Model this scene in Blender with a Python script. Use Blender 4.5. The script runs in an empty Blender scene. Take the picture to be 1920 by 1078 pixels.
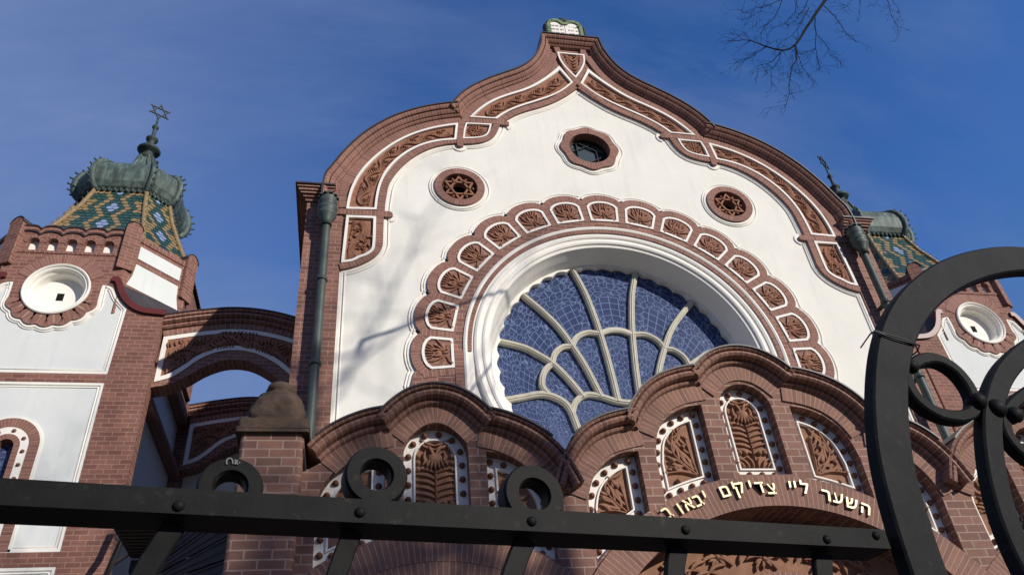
import bpy, bmesh, math, random
from mathutils import Vector, Matrix, noise as mnoise
from mathutils.geometry import tessellate_polygon
pi = math.pi; sin = math.sin; cos = math.cos
rnd = random.Random(11)
C = bpy.context.scene.collection
CX, ZC = -4.174, 1.6            # eye position: x of the eye, eye height; the building is symmetric about x = 0
FOC, YAW, PIT, ROL = 1491.9, -0.23423, 0.64684, 0.10186

def cam_rot():
    Rz = Matrix.Rotation(YAW, 3, 'Z'); Rx = Matrix.Rotation(PIT, 3, 'X')
    c, s = cos(ROL), sin(ROL)
    return Rz @ Rx @ Matrix(((c, 0, s), (0, 1, 0), (-s, 0, c)))
RC = cam_rot()
def ray(px, py): return RC @ Vector(((px - 960) / FOC, 1, (539 - py) / FOC))
# surveyed points: where a sight line meets the upright plane at depth Y -> (x, z above eye)
def at(px, py, Y):
    d = ray(px, py); t = Y / d.y
    return (CX + d.x * t, d.z * t)
def fr(ox, oy, s, Y): return lambda *p: [at(ox + x * s, oy + y * s, Y) for x, y in p]

# ------------------------------------------------------------------ 2D helpers
def dist(a, b): return math.hypot(a[0] - b[0], a[1] - b[1])
def resample(p, step):
    out = [p[0]]; acc = 0
    for a, b in zip(p, p[1:]):
        L = dist(a, b)
        while L > 1e-9 and acc + L >= step:
            t = (step - acc) / L; a = (a[0] + (b[0] - a[0]) * t, a[1] + (b[1] - a[1]) * t)
            out.append(a); L = dist(a, b); acc = 0
        acc += L
    if dist(out[-1], p[-1]) > step * .4: out.append(p[-1])
    else: out[-1] = p[-1]
    return out
def cat(p, step=.05, relax=1):
    """smooth curve through points"""
    if len(p) < 3: return resample(p, step)
    q = list(p)
    for _ in range(relax):
        q = [q[0]] + [((a[0] + 2 * b[0] + c[0]) / 4, (a[1] + 2 * b[1] + c[1]) / 4) for a, b, c in zip(q, q[1:], q[2:])] + [q[-1]]
    q = [(2 * q[0][0] - q[1][0], 2 * q[0][1] - q[1][1])] + q + [(2 * q[-1][0] - q[-2][0], 2 * q[-1][1] - q[-2][1])]
    out = []
    for i in range(1, len(q) - 2):
        a, b, c, d = q[i - 1:i + 3]
        for k in range(8):
            t = k / 8
            out.append(tuple(.5 * (2 * b[j] + (c[j] - a[j]) * t + (2 * a[j] - 5 * b[j] + 4 * c[j] - d[j]) * t * t + (3 * b[j] - a[j] - 3 * c[j] + d[j]) * t ** 3) for j in (0, 1)))
    out.append(q[-2])
    return resample(out, step)
def join(*segs):
    out = []
    for s in segs:
        for p in s:
            if not out or dist(out[-1], p) > 1e-4: out.append(p)
    if dist(out[0], out[-1]) < 1e-4: out.pop()
    return out
def mir(p): return [(-x, z) for x, z in reversed(p)]
def arc(cx, cz, r, a0, a1, n): return [(cx + r * cos(math.radians(a0 + (a1 - a0) * i / n)), cz + r * sin(math.radians(a0 + (a1 - a0) * i / n))) for i in range(n + 1)]
def area(p): return sum(a[0] * b[1] - b[0] * a[1] for a, b in zip(p, p[1:] + p[:1])) / 2
def norms(p, closed=False):
    n = len(p); out = []
    for i in range(n):
        a = p[i - 1] if (i or closed) else None; b = p[(i + 1) % n] if (i < n - 1 or closed) else None
        ds = []
        for u, v in ((a, p[i]), (p[i], b)):
            if u is None or v is None: continue
            L = dist(u, v) or 1e-9; ds.append((-(v[1] - u[1]) / L, (v[0] - u[0]) / L))
        x = sum(d[0] for d in ds); z = sum(d[1] for d in ds); L = math.hypot(x, z) or 1e-9
        x /= L; z /= L; k = max(.55, x * ds[0][0] + z * ds[0][1])
        out.append((x / k, z / k))
    return out
def offset(p, d, closed=True):
    """closed: d > 0 goes inward"""
    s = 1 if (not closed or area(p) > 0) else -1
    return [(x + n[0] * d * s, z + n[1] * d * s) for (x, z), n in zip(p, norms(p, closed))]

def inset(p, d):
    """inward offset without the loops that tight corners make"""
    def near(q):
        m = 9
        for a, b in zip(p, p[1:] + p[:1]):
            dx, dz = b[0] - a[0], b[1] - a[1]; L = dx * dx + dz * dz or 1e-12
            t = max(0, min(1, ((q[0] - a[0]) * dx + (q[1] - a[1]) * dz) / L)); m = min(m, math.hypot(q[0] - a[0] - dx * t, q[1] - a[1] - dz * t))
        return m
    return [q for q in offset(p, d) if near(q) > d * .96]
# ------------------------------------------------------------------ mesh builder
class MB:
    def __init__(s): s.v = []; s.f = []; s.uv = []; s.m = []; s.sm = []
    def add(s, vs, fs, mat=0, uvs=None, smooth=False):
        o = len(s.v); s.v += [tuple(v) for v in vs]
        for i, f in enumerate(fs):
            s.f.append([o + k for k in f]); s.uv.append(uvs[i] if uvs else None); s.m.append(mat); s.sm.append(smooth)
    def plate(s, outer, yf, yb, holes=(), mat=0, side=None, back=False):
        if area(outer) < 0: outer = outer[::-1]
        hs = [h if area(h) < 0 else h[::-1] for h in holes]
        loops = [outer] + hs; flat = [p for l in loops for p in l]
        tri = tessellate_polygon([[Vector((x, z, 0)) for x, z in l] for l in loops])
        s.add([(x, yf, z) for x, z in flat], [list(t) for t in tri], mat)
        if back: s.add([(x, yb, z) for x, z in flat], [list(t) for t in tri], mat)
        for l in loops:
            n = len(l); vs = [(x, yf, z) for x, z in l] + [(x, yb, z) for x, z in l]
            fs = []; uv = []; acc = 0
            for i in range(n):
                j = (i + 1) % n; L = dist(l[i], l[j]); fs.append([i, j, n + j, n + i])
                uv.append([(0, acc), (0, acc + L), (yb - yf, acc + L), (yb - yf, acc)]); acc += L
            s.add(vs, fs, mat if side is None else side, uv)
    def sweep(s, path, prof, closed=False, mat=0, smooth=False, u0=0., caps=True, close_prof=False):
        """prof: (n, y) - n to the left of the path; uv: u across, v along"""
        ns = norms(path, closed); n = len(path); m = len(prof); vs = []; fs = []; uv = []
        for (x, z), (a, b) in zip(path, ns): vs += [(x + a * q, y, z + b * q) for q, y in prof]
        ul = [u0]
        for a, b in zip(prof, prof[1:]): ul.append(ul[-1] + math.hypot(a[0] - b[0], a[1] - b[1]))
        acc = 0
        for i in range(n if closed else n - 1):
            j = (i + 1) % n; L = dist(path[i], path[j])
            for k in range(m if close_prof else m - 1):
                l = (k + 1) % m
                fs.append([i * m + k, j * m + k, j * m + l, i * m + l])
                uk = ul[k]; u2 = ul[l] if l else ul[k] + .05
                uv.append([(uk, acc), (uk, acc + L), (u2, acc + L), (u2, acc)])
            acc += L
        s.add(vs, fs, mat, uv, smooth)
        if caps and not closed:
            for o in (0, (n - 1) * m): s.add(vs[o:o + m], [list(range(m))], mat)
    def band(s, path, n0, n1, yf, yb, mat=0, closed=False, u0=.01):
        s.sweep(path, [(n0, yb), (n0, yf), (n1, yf), (n1, yb)], closed, mat, u0=u0 - (yb - yf))
    def bead(s, path, r, y, closed=False, mat=0, h=None):
        h = h or r
        s.sweep(path, [(-r, y), (-r * .7, y - h * .7), (0, y - h), (r * .7, y - h * .7), (r, y)], closed, mat, True)
    def box(s, x0, x1, y0, y1, z0, z1, mat=0):
        v = [(x, y, z) for x in (x0, x1) for y in (y0, y1) for z in (z0, z1)]
        s.add(v, [[0, 1, 3, 2], [4, 6, 7, 5], [0, 4, 5, 1], [2, 3, 7, 6], [0, 2, 6, 4], [1, 5, 7, 3]], mat)
    def tube(s, pts, rad, seg=8, mat=0, caps=True):
        pts = [Vector(p) for p in pts]; n = len(pts); vs = []; fs = []; up = None
        for i, p in enumerate(pts):
            d = (pts[min(i + 1, n - 1)] - pts[max(i - 1, 0)]).normalized()
            if up is None: up = d.orthogonal().normalized()
            else:
                up = up - d * up.dot(d); up = up.normalized() if up.length > 1e-5 else d.orthogonal().normalized()
            w = d.cross(up); r = rad[i] if isinstance(rad, (list, tuple)) else rad
            vs += [p + up * r * cos(2 * pi * k / seg) + w * r * sin(2 * pi * k / seg) for k in range(seg)]
        for i in range(n - 1):
            for k in range(seg):
                l = (k + 1) % seg; fs.append([i * seg + k, i * seg + l, (i + 1) * seg + l, (i + 1) * seg + k])
        s.add(vs, fs, mat, None, True)
        if caps:
            for o in (0, (n - 1) * seg): s.add(vs[o:o + seg], [list(range(seg))], mat)
    def lathe(s, c, prof, seg=16, mat=0, rot=0., smooth=True, sx=1., sy=1.):
        m = len(prof); vs = []; fs = []
        for k in range(seg):
            a = rot + 2 * pi * k / seg
            vs += [(c[0] + r * cos(a) * sx, c[1] + r * sin(a) * sy, c[2] + z) for r, z in prof]
        for k in range(seg):
            l = (k + 1) % seg
            for i in range(m - 1): fs.append([k * m + i, l * m + i, l * m + i + 1, k * m + i + 1])
        s.add(vs, fs, mat, None, smooth)
    def dome(s, c, r, h, mat=0, seg=8, rows=3, ax='y'):
        """half-ball bulging towards -y (or up)"""
        vs = []; fs = []
        for i in range(rows):
            b = pi / 2 * i / rows
            for k in range(seg):
                a = 2 * pi * k / seg; q = r * cos(b); o = h * sin(b)
                vs.append((c[0] + q * cos(a), c[1] - o, c[2] + q * sin(a)) if ax == 'y' else (c[0] + q * cos(a), c[1] + q * sin(a), c[2] + o))
        vs.append((c[0], c[1] - h, c[2]) if ax == 'y' else (c[0], c[1], c[2] + h))
        for i in range(rows - 1):
            for k in range(seg):
                l = (k + 1) % seg; fs.append([i * seg + k, i * seg + l, (i + 1) * seg + l, (i + 1) * seg + k])
        for k in range(seg): fs.append([(rows - 1) * seg + k, (rows - 1) * seg + (k + 1) % seg, rows * seg])
        s.add(vs, fs, mat, None, True)
    def leaf(s, x, z, ang, L, w, curl, y, h, mat=0, n=4):
        """a carved leaf: tapering ridge on a bent spine"""
        vs = []; fs = []; a = ang; px, pz = x, z
        for i in range(n + 1):
            t = i / n; ww = w * (sin(pi * (.12 + .80 * t)) ** .8) * .5 if i < n else w * .06
            nx, nz = -sin(a), cos(a); hh = h * (.55 + .45 * sin(pi * (.15 + .7 * t))); q = .55
            vs += [(px + nx * ww, y, pz + nz * ww), (px + nx * ww * q, y - hh, pz + nz * ww * q), (px - nx * ww * q, y - hh * .92, pz - nz * ww * q), (px - nx * ww, y, pz - nz * ww)]
            px += cos(a) * L / n; pz += sin(a) * L / n; a += curl / n
        for i in range(n):
            o = i * 4
            for k in range(3): fs.append([o + k, o + 4 + k, o + 5 + k, o + 1 + k])
        fs += [[0, 1, 2, 3], [n * 4, n * 4 + 1, n * 4 + 2, n * 4 + 3]]
        s.add(vs, fs, mat)
    def mirrored(s):
        m = MB(); m.v = [(-x, y, z) for x, y, z in s.v]; m.f = [f[::-1] for f in s.f]
        m.uv = [u[::-1] if u else None for u in s.uv]; m.m = list(s.m); m.sm = list(s.sm); return m
    def shift(s, dx=0, dy=0, dz=0): s.v = [(x + dx, y + dy, z + dz) for x, y, z in s.v]; return s
    def build(s, name, mats, parent=None, local=False):
        if not isinstance(mats, (list, tuple)): mats = [mats]
        if local: vs = [Vector(v) for v in s.v]; o = Vector((0, 0, 0)); base = o
        else:
            vs = [Vector((v[0], v[1], v[2] + ZC)) for v in s.v]
            lo = [min(v[i] for v in vs) for i in range(3)]; hi = [max(v[i] for v in vs) for i in range(3)]
            o = Vector(((lo[0] + hi[0]) / 2, (lo[1] + hi[1]) / 2, lo[2]))
            base = WL.get(parent.name, Vector((0, 0, 0))) if parent else Vector((0, 0, 0))
        me = bpy.data.meshes.new(name); me.from_pydata([v - o for v in vs], [], s.f)
        for m in mats: me.materials.append(m)
        ul = me.uv_layers.new(name='UVMap').data
        for poly in me.polygons:
            poly.material_index = s.m[poly.index]; poly.use_smooth = s.sm[poly.index]; u = s.uv[poly.index]
            if u is None:
                nn = poly.normal; a = [abs(q) for q in nn]
                for li, vi in zip(poly.loop_indices, poly.vertices):
                    v = vs[vi]
                    if a[1] >= a[0] and a[1] >= a[2]: ul[li].uv = (v.x, v.z)
                    elif a[0] >= a[2]: ul[li].uv = (v.y, v.z)
                    else: ul[li].uv = (v.x, v.y)
            else:
                for li, q in zip(poly.loop_indices, u): ul[li].uv = q
        bm = bmesh.new(); bm.from_mesh(me); bmesh.ops.recalc_face_normals(bm, faces=bm.faces); bm.to_mesh(me); bm.free()
        ob = bpy.data.objects.new(name, me); C.objects.link(ob); ob.location = o - base
        if parent: ob.parent = parent
        WL[ob.name] = o.copy()
        return ob
WL = {}
def empty(name, loc, label, cat_):
    o = bpy.data.objects.new(name, None); C.objects.link(o); o.location = loc; o.empty_display_size = .5
    o['label'] = label; o['category'] = cat_; WL[o.name] = Vector(loc); return o

# ------------------------------------------------------------------ materials
def srgb(*c): return tuple((v / 12.92 if v <= .04045 else ((v + .055) / 1.055) ** 2.4) for v in [q / 255 for q in c]) + (1,)
def mat(name, rough=.8, spec=.3, metal=0.):
    m = bpy.data.materials.new(name); m.use_nodes = True; nt = m.node_tree; b = nt.nodes['Principled BSDF']
    b.inputs['Roughness'].default_value = rough; b.inputs['Specular IOR Level'].default_value = spec; b.inputs['Metallic'].default_value = metal
    return m, nt, b
def N(nt, t, **kw):
    n = nt.nodes.new(t)
    for k, v in kw.items():
        if k in n.inputs.keys(): n.inputs[k].default_value = v
        else: setattr(n, k, v)
    return n
def ramp(nt, fac, stops):
    r = nt.nodes.new('ShaderNodeValToRGB'); nt.links.new(fac, r.inputs[0]); e = r.color_ramp.elements
    while len(e) < len(stops): e.new(.5)
    for q, (p, c) in zip(e, stops): q.position = p; q.color = c if len(c) == 4 else tuple(c) + (1,)
    return r
def g(v): return (v, v, v, 1)
def mixc(nt, fac, a, b, mode='MIX'):
    n = nt.nodes.new('ShaderNodeMix'); n.data_type = 'RGBA'; n.blend_type = mode
    for s_, i in ((fac, 0), (a, 6), (b, 7)):
        if hasattr(s_, 'links') or hasattr(s_, 'is_output'): nt.links.new(s_, n.inputs[i])
        else: n.inputs[i].default_value = s_
    return n.outputs[2]
def coords(nt, which='Object'): return nt.nodes.new('ShaderNodeTexCoord').outputs[which]
def geo_pos(nt): return nt.nodes.new('ShaderNodeNewGeometry').outputs['Position']
def noise(nt, vec, scale, detail=4, rough=.55):
    n = N(nt, 'ShaderNodeTexNoise'); n.inputs['Scale'].default_value = scale; n.inputs['Detail'].default_value = detail; n.inputs['Roughness'].default_value = rough
    nt.links.new(vec, n.inputs['Vector']); return n.outputs['Fac']
def bump(nt, b, h, st, d=.01):
    n = N(nt, 'ShaderNodeBump'); n.inputs['Strength'].default_value = st; n.inputs['Distance'].default_value = d
    nt.links.new(h, n.inputs['Height']); nt.links.new(n.outputs[0], b.inputs['Normal'])

def brick_mat(name, c1, c2, mortar, bw=.21, rh=.082, ms=.007, stain=.25, off=.5):
    m, nt, b = mat(name, .78, .25); L = nt.links
    uv = coords(nt, 'UV'); pos = geo_pos(nt)
    t = N(nt, 'ShaderNodeTexBrick'); L.new(uv, t.inputs['Vector'])
    t.offset = off; t.inputs['Color1'].default_value = c1; t.inputs['Color2'].default_value = c2; t.inputs['Mortar'].default_value = mortar
    t.inputs['Scale'].default_value = 1; t.inputs['Mortar Size'].default_value = ms; t.inputs['Mortar Smooth'].default_value = .2
    t.inputs['Bias'].default_value = -.1; t.inputs['Brick Width'].default_value = bw; t.inputs['Row Height'].default_value = rh
    n1 = noise(nt, pos, 1.3, 6); n2 = noise(nt, pos, 22, 4, .7)
    c = mixc(nt, ramp(nt, n2, [(.3, g(0)), (.75, g(.35))]).outputs[0], t.outputs['Color'], (.13, .05, .035, 1))
    c = mixc(nt, ramp(nt, n1, [(.45, g(0)), (.8, g(stain))]).outputs[0], c, (.05, .035, .03, 1))
    L.new(c, b.inputs['Base Color'])
    mth = N(nt, 'ShaderNodeMath', operation='MULTIPLY_ADD'); L.new(t.outputs['Fac'], mth.inputs[0]); mth.inputs[1].default_value = -1; L.new(n2, mth.inputs[2])
    bump(nt, b, mth.outputs[0], .5, .008)
    return m
def simple(name, c, c2=None, rough=.8, spec=.3, ns=3., metal=0., bs=0., detail=5, lo=.35, hi=.7):
    m, nt, b = mat(name, rough, spec, metal)
    n = noise(nt, geo_pos(nt), ns, detail, .6)
    nt.links.new(ramp(nt, n, [(lo, c), (hi, c2 or c)]).outputs[0], b.inputs['Base Color'])
    if bs: bump(nt, b, noise(nt, geo_pos(nt), ns * 6, 4, .7), bs, .01)
    return m
M_BRICK = brick_mat('brick', (.30, .148, .112, 1), (.175, .084, .066, 1), (.41, .27, .21, 1))
M_BRICKP = brick_mat('porch brick', (.255, .132, .097, 1), (.14, .075, .058, 1), (.36, .255, .20, 1), .23, .085, .008, .35)  # porch tones darker than the gable's: its shade is partly in the colour
M_BRICKT = brick_mat('tower brick', (.255, .118, .088, 1), (.165, .073, .056, 1), (.36, .23, .18, 1))
M_VOUS = brick_mat('brick voussoirs', (.295, .146, .111, 1), (.195, .092, .071, 1), (.41, .27, .21, 1), 3., .062, .0055, .25, 0)
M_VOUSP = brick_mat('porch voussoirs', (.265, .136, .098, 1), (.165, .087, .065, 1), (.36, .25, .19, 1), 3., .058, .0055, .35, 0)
M_BRICKD = brick_mat('roof brick', (.10, .05, .036, 1), (.06, .03, .024, 1), (.13, .09, .07, 1), .3, .14, .012)
M_TERRA = simple('terracotta', (.315, .152, .095, 1), (.215, .10, .064, 1), .85, .2, 9, bs=.25)
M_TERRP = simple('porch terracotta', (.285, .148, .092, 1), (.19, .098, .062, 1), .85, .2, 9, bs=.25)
def stucco(name, c1, c2, c3):
    m, nt, b = mat(name, .9, .15); pos = geo_pos(nt)
    n1 = noise(nt, pos, 1.1, 8, .6); n2 = noise(nt, pos, 7, 6, .7)
    mp = N(nt, 'ShaderNodeMapping'); mp.inputs['Scale'].default_value = (5, 5, .55); nt.links.new(pos, mp.inputs[0]); n3 = noise(nt, mp.outputs[0], 1.2, 6, .65)
    c = ramp(nt, n1, [(.35, c1), (.7, c2)]).outputs[0]
    c = mixc(nt, ramp(nt, n3, [(.52, g(0)), (.8, g(.5))]).outputs[0], c, c3)
    c = mixc(nt, ramp(nt, n2, [(.55, g(0)), (.8, g(.3))]).outputs[0], c, c3)
    nt.links.new(c, b.inputs['Base Color']); bump(nt, b, n2, .18, .012); return m
M_WHITE = stucco('white stucco', (.775, .755, .68, 1), (.715, .695, .625, 1), (.57, .555, .50, 1))
M_TRIM = simple('white trim paint', (.83, .80, .73, 1), (.76, .73, .66, 1), .8, .2, 2.5, bs=.05)
M_CREAM = simple('cream tracery paint', (.56, .525, .43, 1), (.49, .455, .37, 1), .65, .3, 5)
M_FLASH = simple('dark roof flashing', (.035, .03, .033, 1), (.06, .05, .05, 1), .5, .4, 4)
M_TSTUC = stucco('cool white tower stucco', (.67, .69, .665, 1), (.62, .645, .62, 1), (.53, .55, .53, 1))
M_STONE = simple('weathered sandstone', (.105, .07, .05, 1), (.04, .033, .028, 1), .9, .15, 7, bs=.7, lo=.3, hi=.75)
M_RED = simple('red painted flashing', (.13, .024, .02, 1), (.10, .02, .018, 1), .45, .4, 3)
def iron():
    m, nt, b = mat('black painted iron', .6, .1); pos = geo_pos(nt)
    n1 = noise(nt, pos, 9, 7, .7); n2 = noise(nt, pos, 55, 4, .65); n3 = noise(nt, pos, 24, 5, .7)
    c = ramp(nt, n1, [(.35, (.0045, .005, .005, 1)), (.7, (.013, .013, .0125, 1))]).outputs[0]
    c = mixc(nt, ramp(nt, n2, [(.60, g(0)), (.72, g(.55))]).outputs[0], c, (.034, .033, .030, 1))
    c = mixc(nt, ramp(nt, n3, [(.66, g(0)), (.74, g(.6))]).outputs[0], c, (.035, .016, .009, 1))
    nt.links.new(c, b.inputs['Base Color']); bump(nt, b, n3, .22, .004); return m
M_IRON = iron()
M_GOLD = simple('gilt letters', (.47, .39, .22, 1), (.33, .26, .14, 1), .4, .5, 14, metal=.25)
M_CHALK = simple('chalk scratches', (.16, .16, .155, 1), None, .9)
M_BARK = simple('dark bark', (.012, .011, .012, 1), (.022, .019, .018, 1), .95, .1, 9, bs=.5)
M_DARK = simple('dark recess', (.012, .010, .010, 1), (.02, .016, .015, 1), .9, .1)
M_WOOD = simple('dark boards', (.028, .02, .017, 1), (.05, .035, .028, 1), .7, .25, 6)
M_ZINC = simple('zinc sheet', (.13, .12, .115, 1), (.075, .07, .07, 1), .5, .4, 2.5)
M_LEAD = simple('dark lead bars', (.012, .014, .018, 1), None, .5, .4)
M_STUD = simple('terracotta studs', (.20, .085, .05, 1), (.14, .06, .038, 1), .7, .3, 20)
def copper():
    m, nt, b = mat('green copper', .6, .35)
    pos = geo_pos(nt); mp = N(nt, 'ShaderNodeMapping'); mp.inputs['Scale'].default_value = (5, 5, 1.2); nt.links.new(pos, mp.inputs[0])
    n1 = noise(nt, mp.outputs[0], 1.6, 8, .65)
    c = ramp(nt, n1, [(.3, (.028, .035, .032, 1)), (.5, (.065, .092, .08, 1)), (.76, (.19, .27, .225, 1))]).outputs[0]
    nt.links.new(c, b.inputs['Base Color']); bump(nt, b, n1, .25, .02); return m
M_COPPER = copper()
M_PIPE = simple('weathered copper pipe', (.062, .082, .072, 1), (.03, .04, .036, 1), .55, .4, 2.2, lo=.35, hi=.65)
M_COPDK = simple('dark copper crockets', (.03, .045, .04, 1), (.05, .07, .06, 1), .6, .3)
M_TY = simple('yellow glazed tile', (.28, .195, .09, 1), (.20, .14, .065, 1), .4, .5, 7)
M_TG = simple('green glazed tile', (.018, .055, .05, 1), (.035, .085, .075, 1), .35, .5, 7)
M_TB = simple('pale blue glazed tile', (.24, .31, .46, 1), (.19, .25, .40, 1), .35, .5, 7)
def stained():
    m, nt, b = mat('stained glass', .25, .06); L = nt.links
    uv = coords(nt, 'UV')
    def vor(scale, lo, hi, rnd_=1.):
        v = N(nt, 'ShaderNodeTexVoronoi', feature='DISTANCE_TO_EDGE'); v.inputs['Scale'].default_value = scale; v.inputs['Randomness'].default_value = rnd_
        L.new(uv, v.inputs['Vector']); return ramp(nt, v.outputs['Distance'], [(lo, g(1)), (hi, g(0))]).outputs[0]
    sep = N(nt, 'ShaderNodeSeparateXYZ'); L.new(uv, sep.inputs[0])   # u: angle in sectors, v: radius (m)
    fu = N(nt, 'ShaderNodeMath', operation='FRACT'); L.new(sep.outputs[0], fu.inputs[0])
    du = N(nt, 'ShaderNodeMath', operation='SUBTRACT'); L.new(fu.outputs[0], du.inputs[0]); du.inputs[1].default_value = .5
    ab = N(nt, 'ShaderNodeMath', operation='ABSOLUTE'); L.new(du.outputs[0], ab.inputs[0])
    p3 = N(nt, 'ShaderNodeCombineXYZ'); 
    ux = N(nt, 'ShaderNodeMath', operation='MULTIPLY'); L.new(du.outputs[0], ux.inputs[0]); ux.inputs[1].default_value = .62
    vy = N(nt, 'ShaderNodeMath', operation='MULTIPLY'); L.new(sep.outputs[1], vy.inputs[0]); vy.inputs[1].default_value = 1.25
    L.new(ux.outputs[0], p3.inputs[0]); L.new(vy.outputs[0], p3.inputs[1])
    v = N(nt, 'ShaderNodeTexVoronoi', feature='DISTANCE_TO_EDGE'); v.inputs['Scale'].default_value = 11
    L.new(p3.outputs[0], v.inputs['Vector']); lines = ramp(nt, v.outputs['Distance'], [(.022, g(1)), (.052, g(0))]).outputs[0]
    w = N(nt, 'ShaderNodeTexVoronoi', feature='F1'); w.inputs['Scale'].default_value = 3.2; L.new(p3.outputs[0], w.inputs['Vector'])
    rings = N(nt, 'ShaderNodeMath', operation='SINE'); k = N(nt, 'ShaderNodeMath', operation='MULTIPLY'); L.new(w.outputs['Distance'], k.inputs[0]); k.inputs[1].default_value = 46; L.new(k.outputs[0], rings.inputs[0])
    rl = ramp(nt, rings.outputs[0], [(.9, g(0)), (.99, g(.7))]).outputs[0]
    lines = mixc(nt, 1., lines, rl, 'LIGHTEN')
    t = N(nt, 'ShaderNodeTexBrick'); t.offset = 0; L.new(p3.outputs[0], t.inputs['Vector']); t.inputs['Scale'].default_value = 1; t.inputs['Brick Width'].default_value = .115; t.inputs['Row Height'].default_value = .115; t.inputs['Mortar Size'].default_value = .005; t.inputs['Mortar Smooth'].default_value = 0
    grid = t.outputs['Fac']
    # plain leaded lattice in the heart of each petal
    a1 = N(nt, 'ShaderNodeMath', operation='SUBTRACT'); L.new(sep.outputs[1], a1.inputs[0]); a1.inputs[1].default_value = .40
    a2 = N(nt, 'ShaderNodeMath', operation='DIVIDE'); L.new(a1.outputs[0], a2.inputs[0]); a2.inputs[1].default_value = .19
    a3 = N(nt, 'ShaderNodeMath', operation='POWER'); L.new(a2.outputs[0], a3.inputs[0]); a3.inputs[1].default_value = 2
    b2 = N(nt, 'ShaderNodeMath', operation='DIVIDE'); L.new(ab.outputs[0], b2.inputs[0]); b2.inputs[1].default_value = .30
    b3 = N(nt, 'ShaderNodeMath', operation='POWER'); L.new(b2.outputs[0], b3.inputs[0]); b3.inputs[1].default_value = 2
    s_ = N(nt, 'ShaderNodeMath', operation='ADD'); L.new(a3.outputs[0], s_.inputs[0]); L.new(b3.outputs[0], s_.inputs[1])
    heart = N(nt, 'ShaderNodeMath', operation='LESS_THAN'); L.new(s_.outputs[0], heart.inputs[0]); heart.inputs[1].default_value = 1
    li = mixc(nt, heart.outputs[0], lines, grid)
    base = ramp(nt, noise(nt, p3.outputs[0], 2.4, 3), [(.3, (.026, .038, .095, 1)), (.7, (.058, .08, .16, 1))]).outputs[0]
    c = mixc(nt, li, base, (.15, .20, .34, 1)); L.new(c, b.inputs['Base Color'])
    return m
M_STAINED = stained()
def pane():
    m, nt, b = mat('dark window glass', .08, .5); b.inputs['Base Color'].default_value = (.06, .078, .085, 1); return m
M_PANE = pane()
M_GRND = simple('ground soil and grass', (.06, .055, .035, 1), (.045, .07, .025, 1), .95, .1, 2, bs=.4)
M_PAVE = brick_mat('paving', (.13, .12, .11, 1), (.1, .092, .085, 1), (.06, .055, .05, 1), .4, .2, .008)
# ================================================================== SYNAGOGUE
SYN = empty('synagogue', (0, 10, 0), 'ornate brick and white stucco synagogue with curved gable and big blue rose window', 'synagogue')
GY = 10.0
Z1 = fr(560, 320, .18553, GY); Z2 = fr(620, 180, .24119, GY); Z3 = fr(820, 100, .18558, GY); Z7 = fr(960, 20, .1855, GY)

# ---- carved relief helpers (faces -y); y = floor of the panel
def flower(mb, x, z, r, y, h, petals=7, a0=0.):
    for k in range(petals):
        a = a0 + 2 * pi * k / petals
        mb.leaf(x + cos(a) * r * .35, z + sin(a) * r * .35, a, r * .8, r * .5, 0, y, h * .8, 0, 3)
    mb.dome((x, y - h * .3, z), r * .34, h * .8, 0, 6, 2)
def vine(mb, path, hw, y, h, sd=0):
    """a scrolling vine with flowers and feathered leaves filling a strip"""
    p = resample(path, .03); ns = norms(p); n = len(p); r = random.Random(sd); per = hw * 4.4
    pts = []; tl = n * .03; halves = max(1, round(tl / (per / 2))); w = pi * halves / max(1, n - 1)
    for i, ((x, z), (a, b)) in enumerate(zip(p, ns)):
        q = sin(i * w) * hw * .5; pts.append((x + a * q, z + b * q))
    mb.sweep(pts, [(-.02, y), (-.008, y - h * .8), (.008, y - h * .8), (.02, y)])
    cs = []
    for k in range(halves):
        i = min(n - 1, int((k + .5) * pi / w)); s = 1 if k % 2 == 0 else -1
        x, z = p[i]; a, b = ns[i]; fx, fz = x - a * s * hw * .38, z - b * s * hw * .38; cs.append((fx, fz))
        flower(mb, fx, fz, hw * .42, y, h * 1.25, 6, r.random())
    pn = norms(pts); st = max(1, int(hw * .3 / .03))
    for i in range(st // 2, n, st):
        u = sin(i * w) * hw * .5
        d = math.atan2(-ns[i][0], ns[i][1])
        for s in (1, -1):
            room = hw - u * s                      # distance to the edge on this side
            fl = room > hw * 1.05
            L = room * 1.02 if not fl else hw * .42
            mb.leaf(*pts[i], d + s * (1.05 if not fl else .8), L, hw * .30, -s * .75 if not fl else s * .8, y, h, 0, 4)
            if fl:   # small leaves behind the flower
                a, b = ns[i]; ex, ez = p[i][0] + a * s * hw * .93, p[i][1] + b * s * hw * .93
                mb.leaf(ex, ez, d - s * 1.9, hw * .3, hw * .2, s * .6, y, h * .8, 0, 3)
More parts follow.
